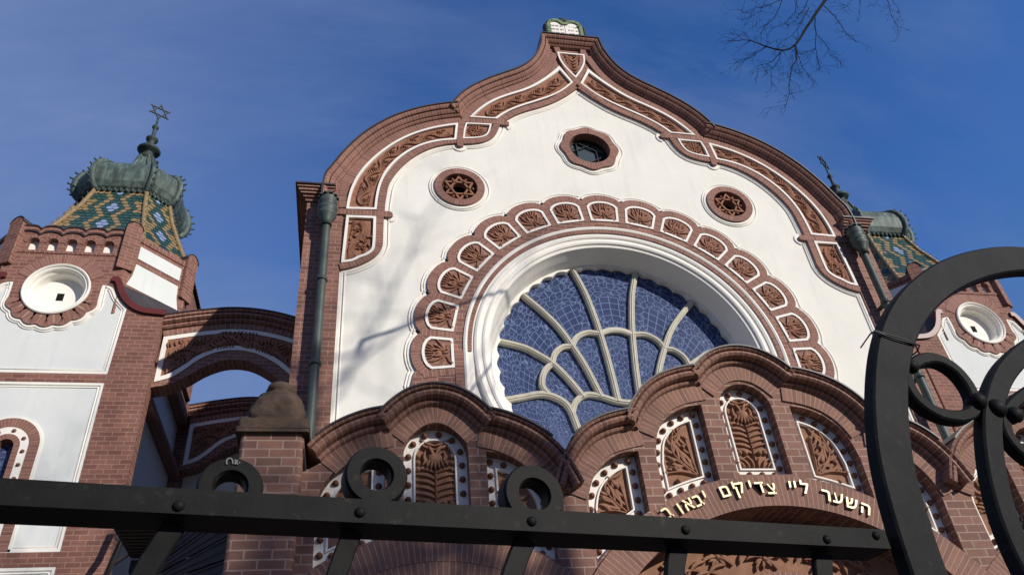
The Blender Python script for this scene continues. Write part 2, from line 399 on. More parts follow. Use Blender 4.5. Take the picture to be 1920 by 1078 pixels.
def palmette(mb, M, w, hgt, y, h):
    """fan flower in local (u, v) coordinates mapped by M"""
    t = MB()
    t.dome((0, y, hgt * .42), w * .13, h, 0, 8, 2)
    for s in (-1, 1):
        for k, (a, L) in enumerate(((.35, .62), (.8, .72), (1.2, .74))):
            t.leaf(s * w * .07, hgt * .22 - k * .01, pi / 2 - s * a, hgt * L, hgt * .125, s * (1.0 - .25 * k), y, h, 0, 4)
        t.leaf(s * w * .12, hgt * .08, pi / 2 - s * 1.75, hgt * .5, hgt * .16, -s * 1.2, y, h, 0, 4)
        t.leaf(s * w * .2, hgt * .62, pi / 2 - s * .9, hgt * .33, hgt * .15, s * .9, y, h, 0, 3)
    for k in range(-2, 3): t.leaf(k * w * .065, hgt * .62, pi / 2 - k * .22, hgt * .36, hgt * .085, 0, y, h, 0, 3)
    for k in range(-1, 2): t.leaf(k * w * .07, hgt * .30, -pi / 2 + k * .5, hgt * .28, hgt * .09, k * .4, y, h, 0, 3)
    mb.add([(*[M(v[0], v[2])[0]], v[1], M(v[0], v[2])[1]) for v in t.v], t.f)
def panel_pair(outer, d, relief, yb=9.98, yf=9.926, both=True, inner=None):
    """terracotta panel + its white border; built left and mirrored right"""
    inner = inner or inset(outer, d)
    for side in ((0, 1) if both else (0,)):
        o, i = (outer, inner) if side == 0 else (mir(outer), mir(inner))
        mb = MB(); mb.plate(offset(i, -.004), yb - .004, yb + .03); t = MB(); relief(t)
        if side: t = t.mirrored()
        mb.add(t.v, t.f, 0); ob = mb.build('scroll_panel', M_TERRA, SYN)
        b = MB(); b.plate(o, yf, yb + .004, [i]); b.build('panel_border', M_TRIM, ob)

# ---- curves of the left half
bS = cat(join(Z1((372, 395), (362, 330), (368, 250), (385, 170), (412, 95)), Z2((60, 725), (105, 630), (185, 530), (290, 420), (420, 331), (560, 263), (700, 221), (840, 194), (965, 180), (1003, 180))), .06, 2)
bO = cat(join(Z3((228, 660), (248, 618), (300, 552), (400, 480), (560, 403), (720, 357), (860, 315), (960, 270), (1050, 192), (1102, 110)), Z7((372, 440))), .06, 2)
bO = bO + Z7((374, 386)); xt, zt = bO[-1]
bO = bO + [(xt * .5, zt + .0), (0, zt)]
bS[0] = (bS[0][0], at(626, 393, GY)[1])
W1 = join(cat(Z1((425, 1018), (540, 1003), (650, 958), (760, 905), (832, 835), (850, 760)), .05), Z1((860, 470), (870, 400)),
          cat(join(Z1((872, 360), (884, 270), (905, 180)), Z2((447, 700), (505, 605), (585, 527), (680, 460), (790, 411), (900, 388), (968, 384))), .06), cat(Z3((262, 936), (380, 932), (480, 920), (560, 878), (600, 820), (620, 760), (632, 735)), .05))
W2 = cat(Z3((632, 735), (690, 700), (780, 642), (900, 600), (1060, 563), (1180, 520), (1300, 450)), .06) + Z3((1402, 374))
W2[-1] = (0, W2[-1][1])
X0 = at(626, 380, GY)[0]        # inner face of the pier cornice
# ---- stucco wall
PX0, PX1 = -5.12, -4.53
RZ, RR = 6.49, 2.645            # rose centre (above eye), inner radius of the brick ring
ocu = at(*(1020 + 818 * .10204, 230 + 505 * .10204), GY); star = at(862.6, 353.4, GY); star = (star[0] - .01, star[1])
half = [(PX1 - .02, -1.6), (PX1 - .02, at(638, 511, GY)[1])] + bS + bO
wall_out = half + mir(half)[1:]
holes = [arc(0, RZ, 2.33, 0, 360, 96)[:-1], arc(0, ocu[1], .44, 0, 360, 40)[:-1], arc(star[0], star[1], .34, 0, 360, 32)[:-1], arc(-star[0], star[1], .34, 0, 360, 32)[:-1]]
mb = MB(); mb.plate(wall_out, GY, 10.5, holes); mb.build('gable_wall', M_WHITE, SYN)
# white fillet and groove line that edge the stucco field
mb = MB(); edge = [(PX1, 3.4), (PX1, W1[0][1] - .02)] + W1 + W2
E1 = edge + mir(edge)[1:]
for pth in ([(PX1, 3.0), (PX1, W1[0][1] - .03)], W1, W2):
    for q in (pth, mir(pth)):
        s = 1 if q is pth else 1
        mb.sweep(q, [(-.002, 9.999), (-.002, 9.982), (-.045, 9.982), (-.055, 9.999)])
        mb.bead(offset(q, -.085, False), .014, 9.999, h=.022)
mb.build('stucco_fillet', M_TRIM, SYN)
# ---- brick field of the gable (thin sheet over the stucco), then ribs
fo = [(PX1 + .02, W1[0][1])] + W1 + W2 + mir(W2)[1:] + mir(W1) + [(-PX1 - .02, W1[0][1])]
fo = fo + [(-PX1 - .02, bS[0][1] - .06)] + mir(bS)[-1:] + []
outer_up = bS + bO + mir(bO)[1:] + mir(bS)
ring_poly = W1 + W2 + mir(W2)[1:] + mir(W1) + [(-PX1 + .0, W1[0][1] + .001), (-PX1, bS[0][1])] + outer_up[::-1] + [(PX1, bS[0][1]), (PX1, W1[0][1] + .001)]
mb = MB(); mb.plate(ring_poly, 9.985, 10.0); mb.build('gable_brickwork', M_BRICK, SYN)
def rib(name, path, n0, n1, yf=9.94, both=True, stub=None, stub2=None):
    for side in ((0, 1) if both else (0,)):
        mb = MB(); mb.band(path, n0, n1, yf, 9.985)
        for st in (stub, stub2):
            if st:
                (x, z), r, a = st; mb.plate(arc(x, z, r, a - 92, a + 92, 10), yf + .001, 9.999)
        if side: mb = mb.mirrored()
        mb.build(name, M_VOUS, SYN)
NB = .12
rib('brick_rib', bS, -.062, .0, 9.952); rib('brick_rib', bO[:-3], -.062, .0, 9.949)
rib('brick_rib', bS, -.185, -.062, 9.943)
rib('brick_rib', bO[:-3], -.185, -.062, 9.94)
rib('brick_rib', W1, 0, NB, 9.937)
cross = at(960 + 650 * .1855, 20 + 740 * .1855, GY); sh = Z7((684, 660), (705, 570), (716, 450), (716, 425))
rib('brick_rib', W2[:-1] + [(W2[-1][0] - .001, W2[-1][1])], 0, NB, 9.934)
w2e = offset(W2, NB / 2, False)
mb = None
for s, yy in ((1, 9.931), (-1, 9.928)):
    pth = cat([w2e[-6], (0.0, cross[1])] + [(x - .01, z) for x, z in sh], .06, 0)
    m_ = MB(); m_.band(pth, -NB / 2, NB / 2, yy, 9.985)
    (m_ if s == 1 else m_.mirrored()).build('brick_rib', M_VOUS, SYN)
# interlaced stubs
hz = Z3((245, 695), (430, 712), (600, 722), (690, 731)); rib('brick_rib', hz, -NB / 2, NB / 2, 9.931, stub=(hz[-1], NB / 2, math.degrees(math.atan2(hz[-1][1] - hz[-2][1], hz[-1][0] - hz[-2][0]))))
vr = cat(Z3((246, 700), (228, 790), (223, 870), (228, 945)), .05); rib('brick_rib', vr, -NB / 2, NB / 2, 9.928, stub=(vr[-1], NB / 2, -90))
zD = (at(560 + 630 * .18553, 320 + 450 * .18553, GY)[1]); xD = at(560 + 912 * .18553, 320 + 467 * .18553, GY)[0]
rib('brick_rib', [(PX0 + .25, zD), (xD, zD)], -NB / 2, NB / 2, 9.931, stub=((xD, zD), NB / 2, 0))
# white rims round the stub ends
for (x, z), a in ((hz[-1], 0), (vr[-1], -90), ((xD, zD), 0)):
    for s in (1, -1):
        mb = MB(); q = arc(x, z, NB / 2 + .002, a - 80, a + 80, 12)
        mb.sweep(q, [(-.075, 9.999), (-.07, 9.978), (-.004, 9.978), (0, 9.999)])
        (mb if s == 1 else mb.mirrored()).build('stub_rim', M_TRIM, SYN)
# ---- scroll panels
P1o = cat(Z2((120, 899), (130, 820), (155, 730), (200, 640), (270, 550), (370, 460), (490, 371), (620, 311), (760, 266), (880, 244), (988, 232)), .06)
P1i = cat(Z2((974, 362), (850, 365), (720, 395), (600, 450), (500, 530), (430, 610), (388, 700), (366, 800), (357, 905)), .06)
P1 = join(P1o, P1i)
c1 = [((a[0] + b[0]) / 2, (a[1] + b[1]) / 2) for a, b in zip(*(lambda A, B: (A, B))(*[[q[int(k * (len(q) - 1) / 40)] for k in range(2, 39)] for q in (P1o, P1i[::-1])]))]
panel_pair(P1, .042, lambda t: vine(t, c1, .12, 9.976, .036, 1))
P2 = join(Z1((482, 478), (783, 490)), cat(Z1((783, 490), (772, 770), (750, 835), (690, 880), (620, 905), (540, 942), (428, 957)), .04, 0))
c2 = Z1((632, 530), (610, 690), (570, 880))
def r2(t):
    vine(t, cat(c2, .03), .15, 9.976, .036, 4)
    for k in range(26):
        x, z = Z1((505 + rnd.random() * 220, 540 + rnd.random() * 310))[0]; t.leaf(x, z, rnd.random() * 6.3, .09, .04, rnd.uniform(-1, 1), 9.976, .04, 0, 3)
panel_pair(P2, .045, r2)
P3o = cat(Z3((322, 673), (400, 592), (500, 521), (600, 471), (740, 426), (860, 394), (960, 350), (1080, 276), (1160, 216), (1224, 157)), .06)
P3i = cat(Z3((1364, 322), (1280, 399), (1170, 459), (1000, 515), (840, 560), (740, 601), (660, 642), (598, 690)), .06)
c3 = [((a[0] + b[0]) / 2, (a[1] + b[1]) / 2) for a, b in zip(*[[q[int(k * (len(q) - 1) / 40)] for k in range(3, 37)] for q in (P3o, P3i[::-1])])]
P3in = join(cat(Z3((352, 664), (432, 590), (520, 536), (620, 483), (750, 441), (880, 406), (980, 368), (1100, 290), (1180, 238), (1230, 196)), .06), cat(Z3((1342, 322), (1262, 394), (1155, 450), (985, 502), (830, 546), (725, 590), (640, 635), (578, 679)), .06))
panel_pair(join(P3o, P3i), .036, lambda t: vine(t, c3, .12, 9.976, .036, 2), inner=P3in)
P4 = join(Z3((283, 729), (545, 743)), cat(Z3((545, 743), (520, 825), (480, 865), (400, 884), (254, 891)), .04, 0), Z3((264, 800)))
def r4(t):
    x, z = Z3((395, 805))[0]; flower(t, x, z, .085, 9.976, .04)
    for k in range(16):
        a = k * .4; t.leaf(x + cos(a) * .09, z + sin(a) * .07, a, .09, .045, .8, 9.976, .04, 0, 3)
panel_pair(P4, .03, r4)
P5a = join(Z7((478, 447), (692, 462)), cat(Z7((692, 462), (690, 560), (672, 650), (642, 712)), .04, 0))
zs = [z for x, z in P5a]; shield = join([(-.30, zs[0] - .01), (.30, zs[0] - .01)], cat([(.30, zs[0] - .01), (.275, zs[0] - .28), (.17, zs[0] - .55), (0, min(zs))], .04, 0), cat([(0, min(zs)), (-.17, zs[0] - .55), (-.275, zs[0] - .28), (-.30, zs[0] - .01)], .04, 0))
def r5(t):
    z0 = zs[0]
    for s in (-1, 1):
        flower(t, s * .13, z0 - .15, .09, 9.97, .05)
        for k in range(5): t.leaf(0, min(zs) + .18 + k * .1, pi / 2 - s * .9, .2 + .02 * k, .06, s * .9, 9.97, .045)
    t.sweep([(0, min(zs) + .1), (0.01, z0 - .3)], [(-.015, 9.97), (0, 9.93), (.015, 9.97)])
panel_pair(shield, .036, r5, 9.974, 9.925, both=False)
# ---- coping mouldings and flashing
prof = [(-.005, 9.99), (-.005, 9.925), (.02, 9.90), (.04, 9.90), (.045, 9.87), (.075, 9.84), (.105, 9.82), (.11, 9.845), (.125, 9.85), (.13, 9.80), (.16, 9.775), (.195, 9.77), (.205, 9.78), (.205, 10.5)]
fl = [(.2, 9.775), (.2, 9.745), (.225, 9.745), (.24, 10.58), (.2, 10.58)]
mb = MB(); mf = MB()
for pth, dy in ((bS, 0), (bO, .003)):
    pr_ = [(n, y - dy) for n, y in prof]; fl_ = [(n, y - dy) for n, y in fl]
    pp = pth if pth is bS else bO + mir(bO)[1:]
    mb.sweep(pp, pr_); mf.sweep(pp, fl_)
    if pth is bS: mb.sweep(mir(pp), pr_); mf.sweep(mir(pp), fl_)
mb.build('gable_coping', M_VOUS, SYN); mf.build('coping_flashing', M_FLASH, SYN)
# back side of the crowning block
# ---- piers with cornices
z_c = at(570, 360, GY)[1]; z_b = at(626, 385, GY)[1]
for s in (1, -1):
    mb = MB(); mb.box(PX0, PX1, 9.96, 12.2, -1.6, z_b + .1)
    (mb if s == 1 else mb.mirrored()).build('pier', M_BRICK, SYN)
    mb = MB(); zz = z_b; st = (z_c - z_b)
    for k, (h, p) in enumerate(((.22, .03), (.18, .07), (.16, .11), (.2, .14), (.14, .17))):
        mb.box(PX0 - p, X0 + .002 * k, 9.955 - p, 12.2 + p, zz, zz + h * st); zz += h * st
    mb.box(PX0 - .2, X0 + .02, 9.755, 12.4, zz, zz + .03, 1)
    (mb if s == 1 else mb.mirrored()).build('pier_cornice', [M_BRICK, M_FLASH], SYN)
    mb = MB(); mb.tube([(-4.775, 9.78, 8.75), (-4.775, 9.78, 3.0), (-4.775, 9.78, -1.55)], .068, 12)
    dp = (mb if s == 1 else mb.mirrored()).build('downpipe', M_PIPE, SYN)
    mb = MB(); mb.lathe((-4.775, 9.77, 8.68), [(.068, 0), (.09, .0), (.085, .1), (.15, .2), (.16, .24), (.13, .27), (.16, .31), (.165, .36), (.12, .39), (.15, .44), (.16, .5), (.13, .6), (.14, .61), (.1, .58)], 14)
    for k in range(10):
        a = k * 2 * pi / 10; mb.dome((-4.775 + cos(a) * .14, 9.77 + sin(a) * .14, 9.27), .035, .05, 0, 6, 2, 'z')
    (mb if s == 1 else mb.mirrored()).build('hopper_head', M_PIPE, dp)
    for zc in (7.6, 6.1, 4.6, 3.1):
        mb = MB(); mb.lathe((-4.775, 9.78, zc), [(.066, -.03), (.085, -.03), (.085, .03), (.066, .03)], 12); mb.box(-4.81, -4.74, 9.84, 9.965, zc - .02, zc + .02)
        (mb if s == 1 else mb.mirrored()).build('pipe_clip', M_PIPE, dp)
# ---- star roundels
for s in (1, -1):
    cx, cz = star[0] * s, star[1]; r0, r1 = .315, .445
    mb = MB(); mb.band(arc(cx, cz, r1, 0, 360, 48)[:-1], 0, r1 - r0, 9.945, 10.25, closed=True)
    ro = mb.build('star_roundel', M_VOUS, SYN)
    mb = MB(); q = arc(cx, cz, r1 + .05, 0, 360, 48)[:-1]; mb.band(q, 0, .052, 9.978, 10.0, closed=True); mb.bead(arc(cx, cz, r1 + .085, 0, 360, 48)[:-1], .014, 9.999, True, h=.02); mb.build('roundel_rim', M_TRIM, ro)
    mb = MB(); mb.plate(arc(cx, cz, .33, 0, 360, 32)[:-1], 10.3, 10.32); mb.build('roundel_recess', M_DARK, ro)
    mb = MB(); R_ = r0 - .005
    for k in (0, 1):
        tri = [(cx + R_ * sin(2 * pi * j / 3 + k * pi), cz + R_ * cos(2 * pi * j / 3 + k * pi)) for j in range(3)]
        mb.plate(tri, 9.985 - .004 * k, 10.08, [offset(tri, .036)])
        for j in range(3):      # small lobes on the bars
            a, b = tri[j], tri[(j + 1) % 3]
            for t in (.36, .64): mb.dome((a[0] + (b[0] - a[0]) * t, 9.985, a[1] + (b[1] - a[1]) * t), .03, .03, 0, 8, 2)
    mb.band(arc(cx, cz, .135, 0, 360, 24)[:-1], -.011, .011, 10.0, 10.06, closed=True)
    for j in range(6):
        a = pi * j / 3; mb.dome((cx + .235 * cos(a), 10.0, cz + .235 * sin(a)), .026, .03, 0, 8, 2)
    mb.build('star_tracery', M_TERRA, ro)
# ---- round window at the top
oz = ocu[1]; lob = [((.555 + .022 * cos(8 * a)) * cos(a), oz + (.555 + .022 * cos(8 * a)) * sin(a)) for a in [2 * pi * k / 96 for k in range(96)]]
mb = MB(); rin = arc(0, oz, .40, 0, 360, 96)[:-1]
mb.sweep(lob, [(0, 10.0), (0, 9.94)], True); 
vs = [(x, 9.94, z) for x, z in lob] + [(x, 9.94, z) for x, z in rin]; n_ = 96
mb.add(vs, [[i, (i + 1) % n_, n_ + (i + 1) % n_, n_ + i] for i in range(n_)], 0, [[(.02, i * .0365), (.02, i * .0365 + .0365), (.18, i * .0365 + .0365), (.18, i * .0365)] for i in range(n_)])
mb.sweep(rin, [(0, 9.94), (0, 10.42)], True); rw = mb.build('round_window', M_VOUS, SYN)
mb = MB(); mb.sweep(offset(lob, -.055), [(0, 9.999), (0, 9.978), (.056, 9.978)], True); mb.bead(offset(lob, -.09), .014, 9.999, True, h=.02); mb.build('window_rim', M_TRIM, rw)
mb = MB(); mb.plate(arc(0, oz, .44, 0, 360, 40)[:-1], 10.16, 10.19); mb.build('pane', M_PANE, rw)
mb = MB()
for k in (0, 1):
    tri = [(.40 * sin(2 * pi * j / 3 + k * pi + pi / 6), oz + .40 * cos(2 * pi * j / 3 + k * pi + pi / 6)) for j in range(3)]
    mb.plate(tri, 10.12 - k * .004, 10.15, [offset(tri, .016)])
mb.band(arc(0, oz, .41, 0, 360, 40)[:-1], 0, .04, 10.11, 10.16, closed=True)
mb.build('glazing_star', M_LEAD, rw)
# ---- scalloped brick arcade round the rose
K = list(range(-7, 8)); step = 13.0; r_in, r_pi, r_po, r_out = RR, 2.80, 3.27, 3.43
def pol(r, deg): return (r * cos(math.radians(deg)), RZ + r * sin(math.radians(deg)))
out_edge = []
for k in K[::-1]:
    c = 90 + k * step
    for j in range(9):
        u = -1 + j / 4; a = c - u * step / 2 * (1 if True else 0); out_edge.append(pol(r_out - .20 * (1 - math.sqrt(max(0, 1 - (u * .97) ** 2 * .96))), a))
out_edge = out_edge[::-1]
lo = [(x, z) for x, z in [(-r_out + .16, RZ - .42), (-r_out + .1, RZ - .32)]]
legs_out = [(r_out - .22, RZ - 3), (r_out - .22, RZ - .92), (r_out - .06, RZ - .80), (r_out, RZ - .6), (r_out - .04, RZ - .42)]
oe = legs_out + [p for p in out_edge if p[1] > RZ - .36] + [(-x, z) for x, z in legs_out[::-1]]
inn = [(r_in, RZ - 3)] + arc(0, RZ, r_in, 0, 180, 60) + [(-r_in, RZ - 3)]
mb = MB(); mb.plate(oe + inn[::-1], 9.95, 10.0); mb.build('arcade_band', M_BRICK, SYN)
ob_ = MB(); oo = oe[::1]
ob_.band(oo, -.0, -.05, 9.978, 10.0); ob_.bead(offset(oo, -.085, False), .014, 9.999, h=.02); ob_.build('arcade_rim', M_TRIM, SYN)
mb = MB(); mb.band(arc(0, RZ, r_in + .001, 0, 180, 60), .0, .13, 9.937, 9.95)     # inner voussoir ring
mb.band([(r_in + .001, RZ - 3), (r_in + .001, RZ - .002)], -.13, 0, 9.937, 9.95); mb.band([(-r_in - .001, RZ - .002), (-r_in - .001, RZ - 3)], -.13, 0, 9.937, 9.95)
for k in range(len(K) + 1): 
    a = 90 - 7.5 * step + k * step; p, q = pol(r_pi - .03, a), pol(r_out - .15, a); mb.band([p, q], -.06, .06, 9.941, 9.95)
mb.band([p for p in out_edge if p[1] > RZ - .5], .0, .125, 9.944, 9.95); mb.build('arcade_voussoirs', M_VOUS, SYN)
def hood(c):
    n = 10; hw = step / 2 - 1.25
    pts = [pol(r_pi, c - hw), pol(r_pi, c + hw)]
    for j in range(n + 1):
        u = 1 - 2 * j / n; pts.append(pol(r_po - .17 * (1 - math.sqrt(max(0, 1 - .93 * u * u))), c + u * hw))
    return pts
for k in range(-8, 9):
    c = 90 + k * step
    if abs(k) == 8:
        z1 = RZ - .78; x_ = math.copysign(1, -k); ho = [(x_ * r_pi, z1 - .5), (x_ * r_pi, z1), (x_ * (r_po - .1), z1), (x_ * (r_po), z1 - .15), (x_ * r_po, z1 - .35), (x_ * (r_po - .1), z1 - .5)]
        Mx = lambda u, v, x_=x_, z1=z1: (x_ * (r_pi + .06 + v), z1 - .25 - u * x_)
    else:
        ho = hood(c); ca, sa = cos(math.radians(c)), sin(math.radians(c))
        Mx = lambda u, v, ca=ca, sa=sa: (ca * (r_pi + .06 + v) + sa * u, RZ + sa * (r_pi + .06 + v) - ca * u)
    hi_ = inset(ho, .042); mb = MB(); mb.plate(offset(hi_, -.003), 9.974, 9.99); palmette(mb, Mx, .46, .37, 9.974, .055)
    pp = mb.build('palmette_panel', M_TERRA, SYN); b = MB(); b.plate(ho, 9.93, 9.978, [hi_]); b.build('panel_border', M_TRIM, pp)
# ---- rose window
GZ = RZ + .05; GLY = 10.46
mb = MB(); ring = arc(0, RZ, RR, 0, 360, 120)[:-1]
pr_ = [(0, 9.99), (0, 9.93), (.03, 9.915), (.06, 9.93), (.065, 9.955), (.16, 9.965), (.165, 9.945), (.2, 9.93), (.235, 9.945), (.24, 9.965), (.29, 9.97), (.295, 9.955), (.325, 9.945), (.355, 9.96), (.36, 9.985), (.41, 10.0), (.43, 10.08), (.47, 10.2), (.5, 10.33), (.52, 10.42)]
upper = arc(0, RZ, RR, 0, 180, 70)
mb.sweep(upper, pr_, smooth=False)
low = arc(0, RZ, RR, 180, 360, 70); prl = [(.15, 9.999)] + pr_[5:]
mb.sweep(low, prl)
for s in (-1, 1):
    a, b = (s * RR, RZ - 3), (s * RR, RZ)
    pth = [b, a] if s == -1 else [a, b]
    mb.sweep(pth, [(0, 9.99), (0, 9.93), (.03, 9.915), (.06, 9.93), (.065, 9.955), (.16, 9.965), (.165, 9.995)])
rose = mb.build('rose_window', M_TRIM, SYN)
sc = []; ns_ = 44
for k in range(ns_):
    for j in range(6): 
        a = 2 * pi * (k + j / 6) / ns_; r = 2.02 + .045 * abs(cos(pi * j / 6)) ** 1; sc.append((r * cos(a), GZ + r * sin(a)))
mb = MB(); mb.plate(arc(0, RZ + .02, 2.17, 0, 360, 96)[:-1], 10.36, 10.46, [sc]); mb.build('scalloped_frame', M_TRIM, rose)
mul = [[(-.62, 2.10), (-.44, 1.56), (-.34, 1.07), (-.28, .65), (-.22, .05), (-.18, -.62)],
       [(-1.56, 1.44), (-1.24, 1.1), (-.99, .78), (-.79, .4), (-.61, -.02), (-.44, -.55)],
       [(-2.02, .46), (-1.6, .35), (-1.36, .21), (-1.16, .06), (-.94, -.21), (-.72, -.56)],
       [(-1.98, -.62), (-1.7, -.56), (-1.38, -.5), (-1.13, -.58), (-.98, -.74), (-.89, -1.1)]]
inr = [[(-1.29, -.5), (-1.37, -.34), (-1.31, -.1), (-1.16, .06)], [(-1.16, .06), (-1.1, .24), (-.96, .37), (-.79, .40)], [(-.79, .4), (-.7, .56), (-.51, .67), (-.28, .66)],
       [(-.96, -.85), (-.87, -.63), (-.68, -.5), (-.46, -.52), (-.22, -.6), (0, -.63)]]
mb = MB()
def bar(pts, w, y):
    q = cat([(x, z + GZ) for x, z in pts], .06, 0)
    for p in (q, mir(q)):
        mb.sweep(p, [(-w / 2, 10.46), (-w / 2, y + .03), (-w * .34, y + .012), (-w * .18, y + .02), (-w * .1, y), (w * .1, y), (w * .18, y + .02), (w * .34, y + .012), (w / 2, y + .03), (w / 2, 10.46)])
for p in mul: bar(p, .10, 10.37)
for i, p in enumerate(inr): bar(p, .10, 10.376 + .001 * i)
q = cat([(-.28, .66 + GZ), (-.1, .73 + GZ), (.1, .73 + GZ), (.28, .66 + GZ)], .05, 0)
mb.sweep(q, [(-.05, 10.46), (-.05, 10.40), (-.02, 10.38), (.02, 10.38), (.05, 10.40), (.05, 10.46)])
mb.build('tracery', M_CREAM, rose)
mb = MB(); nr, na = 14, 72; fz = -1.3; vs = [(0, GLY, GZ)]; fs = []; uvs = []
def guv(x, z):
    dz = z - GZ - fz; a = math.atan2(dz, x); r = math.hypot(x, dz); ad = abs(math.degrees(a) - 90)
    if ad > 180: ad = 360 - ad
    ca, sa = cos(a), sin(a); rim = sa * -fz + math.sqrt(max(0, 2.08 ** 2 - (ca * fz) ** 2)); nod = 2.0 - .0085 * ad
    return (math.degrees(a) / 19.0 - 90 / 19 + 20.5, (r - nod) / max(.5, rim - nod))
for i in range(1, nr + 1):
    for k in range(na): a = 2 * pi * k / na; r = 2.1 * i / nr; vs.append((r * cos(a), GLY, GZ + r * sin(a)))
ix = lambda i, k: 1 + (i - 1) * na + k % na
for k in range(na): fs.append([0, ix(1, k), ix(1, k + 1)])
for i in range(1, nr):
    for k in range(na): fs.append([ix(i, k), ix(i + 1, k), ix(i + 1, k + 1), ix(i, k + 1)])
for f in fs:
    uvs.append([guv(vs[j][0], vs[j][2]) for j in f])
mb.add(vs, fs, 0, uvs); mb.build('glass', M_STAINED, rose)
# ---- tablets of the law on the crown
TZ = zt + .24
mb = MB(); TH_ = .62; two = [(-.40, TZ - .02), (.40, TZ - .02)] + [(.40, TZ + TH_)] + arc(.2, TZ + TH_, .2, 0, 150, 8) + arc(-.2, TZ + TH_, .2, 30, 180, 8)
mb.plate(two, 9.95, 10.12, [offset(two, .075)]); 
M_CREST = simple('green bronze frame', (.20, .26, .11, 1), (.07, .13, .08, 1), .5, .4, 6); crest = mb
mb = MB(); mb.box(-.42, .42, 9.99, 10.1, TZ - .1, TZ + .1)
for s in (-1, 1):
    for k in range(11):
        z = TZ + .02 + k * .07; x = s * (.43 if k < 9 else .36 - (k - 9) * .08); mb.dome((x, 10.03, z + (0 if k < 9 else .05)), .06, .09, 0, 7, 3); mb.lathe((x, 10.06, z), [(.001, .06), (.06, .02), (.05, -.04), (.001, -.06)], 7)
for k in range(5): a = .5 + k * .53; mb.leaf(0, TZ + .76, a, .16, .07, 0, 10.0, .05)
mb.lathe((0, 10.05, TZ + .76), [(.001, .12), (.05, .06), (.06, 0), (.001, -.05)], 8)
crest.add(mb.v, mb.f, 1, None, True); tb = crest.build('tablets_crest', [M_CREST, M_COPDK], SYN)
for s in (-1, 1):
    mb = MB(); sh_ = [(s * .008, TZ), (s * .33, TZ), (s * .33, TZ + .61)] + (arc(.185, TZ + .61, .145, 0, 140, 8) if s == 1 else arc(-.185, TZ + .61, .145, 180, 40, 8)) + [(s * .008, TZ + .66)]
    mb.plate(sh_, 9.98, 10.08); mb.build('tablet', M_TRIM, tb)
def text_mesh(ch, size, ext=.012, bold=.0):
    cu = bpy.data.curves.new('letter', 'FONT'); cu.body = ch; cu.size = size; cu.extrude = ext; cu.offset = bold; cu.align_x = 'CENTER'; cu.resolution_u = 3
    o = bpy.data.objects.new('letter', cu); C.objects.link(o); dg = bpy.context.evaluated_depsgraph_get(); dg.update()
    me = bpy.data.meshes.new_from_object(o.evaluated_get(dg)); v = [tuple(q.co) for q in me.vertices]; f = [list(p.vertices) for p in me.polygons]
    bpy.data.objects.remove(o); bpy.data.curves.remove(cu); bpy.data.meshes.remove(me); return v, f
for s, rows in ((1, ('אנכי יי', 'לא יהיה', 'לא תשא')), (-1, ('לא תרצח', 'לא תנאף', 'לא תגנב'))):
    mb = MB()
    for k, r in enumerate(rows):
        x = s * .175 + .125
        for ch in r:
            if ch != ' ':
                v, f = text_mesh(ch, .08, .003); mb.add([(x + a * .85, 9.978 - c, TZ + .56 - .125 * k + b) for a, b, c in v], f)
            x -= .043 if ch not in 'יו ' else .028
    mb.build('lettering', M_LEAD, tb)
# ---- nave behind the gable
mb = MB(); mb.box(-4.95, 4.95, 10.5, 26, -1.6, 8.9); mb.build('nave_wall', M_WHITE, SYN)
mb = MB(); mb.add([(-5.1, 10.5, 8.9), (5.1, 10.5, 8.9), (5.1, 26, 8.9), (-5.1, 26, 8.9), (0, 10.5, 11.2), (0, 26, 11.2)], [[0, 1, 4], [1, 2, 5, 4], [2, 3, 5], [3, 0, 4, 5], [0, 1, 2, 3]]); mb.build('nave_roof', M_FLASH, SYN)
# ================================================================== PORCH
PY = 7.1
def rz(mb, a, ox, oy):
    c, s = cos(a), sin(a); mb.v = [(ox + x * c - y * s, oy + x * s + y * c, z) for x, y, z in mb.v]; return mb
def prism(mb, poly, z0, z1, mat=0):
    n = len(poly); vs = [(x, y, z0) for x, y in poly] + [(x, y, z1) for x, y in poly]
    mb.add(vs, [[i, (i + 1) % n, n + (i + 1) % n, n + i] for i in range(n)] + [list(range(n)), list(range(n, 2 * n))], mat)
cl3 = cat([(-2.13, 3.02), (-2.06, 3.25), (-1.9, 3.48), (-1.75, 3.58), (-1.59, 3.66), (-1.30, 3.715)], .05)
cl2 = cat([(-1.30, 3.70), (-1.25, 3.83), (-1.11, 4.02), (-.95, 4.13), (-.72, 4.225), (-.485, 4.255)], .05)
cl1 = cat([(-.485, 4.24), (-.36, 4.39), (-.2, 4.49), (0, 4.53), (.2, 4.49), (.36, 4.39), (.485, 4.24)], .05)
LC = -3.4
ll3 = cat([(.44, 3.69), (.63, 3.665), (.85, 3.56), (1.03, 3.43), (1.16, 3.26), (1.25, 3.02)], .05)
ll2h = [(0, 3.985), (.2, 3.92), (.34, 3.80), (.45, 3.66)]
ll2 = cat([(-x, z) for x, z in ll2h[:0:-1]] + ll2h, .05)
sh_ = lambda p, d: [(x + d, z) for x, z in p]
lobesL = [sh_(mir(ll3), LC), sh_(ll2, LC), sh_(ll3, LC)]
lobesC = [cl3, cl2, cl1, mir(cl2), mir(cl3)]
lobesR = [mir(p) for p in lobesL[::-1]]
lobesL[0] = [q for q in lobesL[0] if q[1] > 3.34]
allob = lobesL + lobesC + lobesR
outline = [(-4.72, -1.6), (-4.72, 3.2)]
for p in allob: outline += p
outline += [(4.72, 3.2), (4.72, -1.6)]
outline = join(outline)
AZ, AO, AI = .6, 2.58, 2.26       # portal arch: centre height, outer and inner radius
LZ, LO, LI = .6, 2.05, 1.5        # side arches
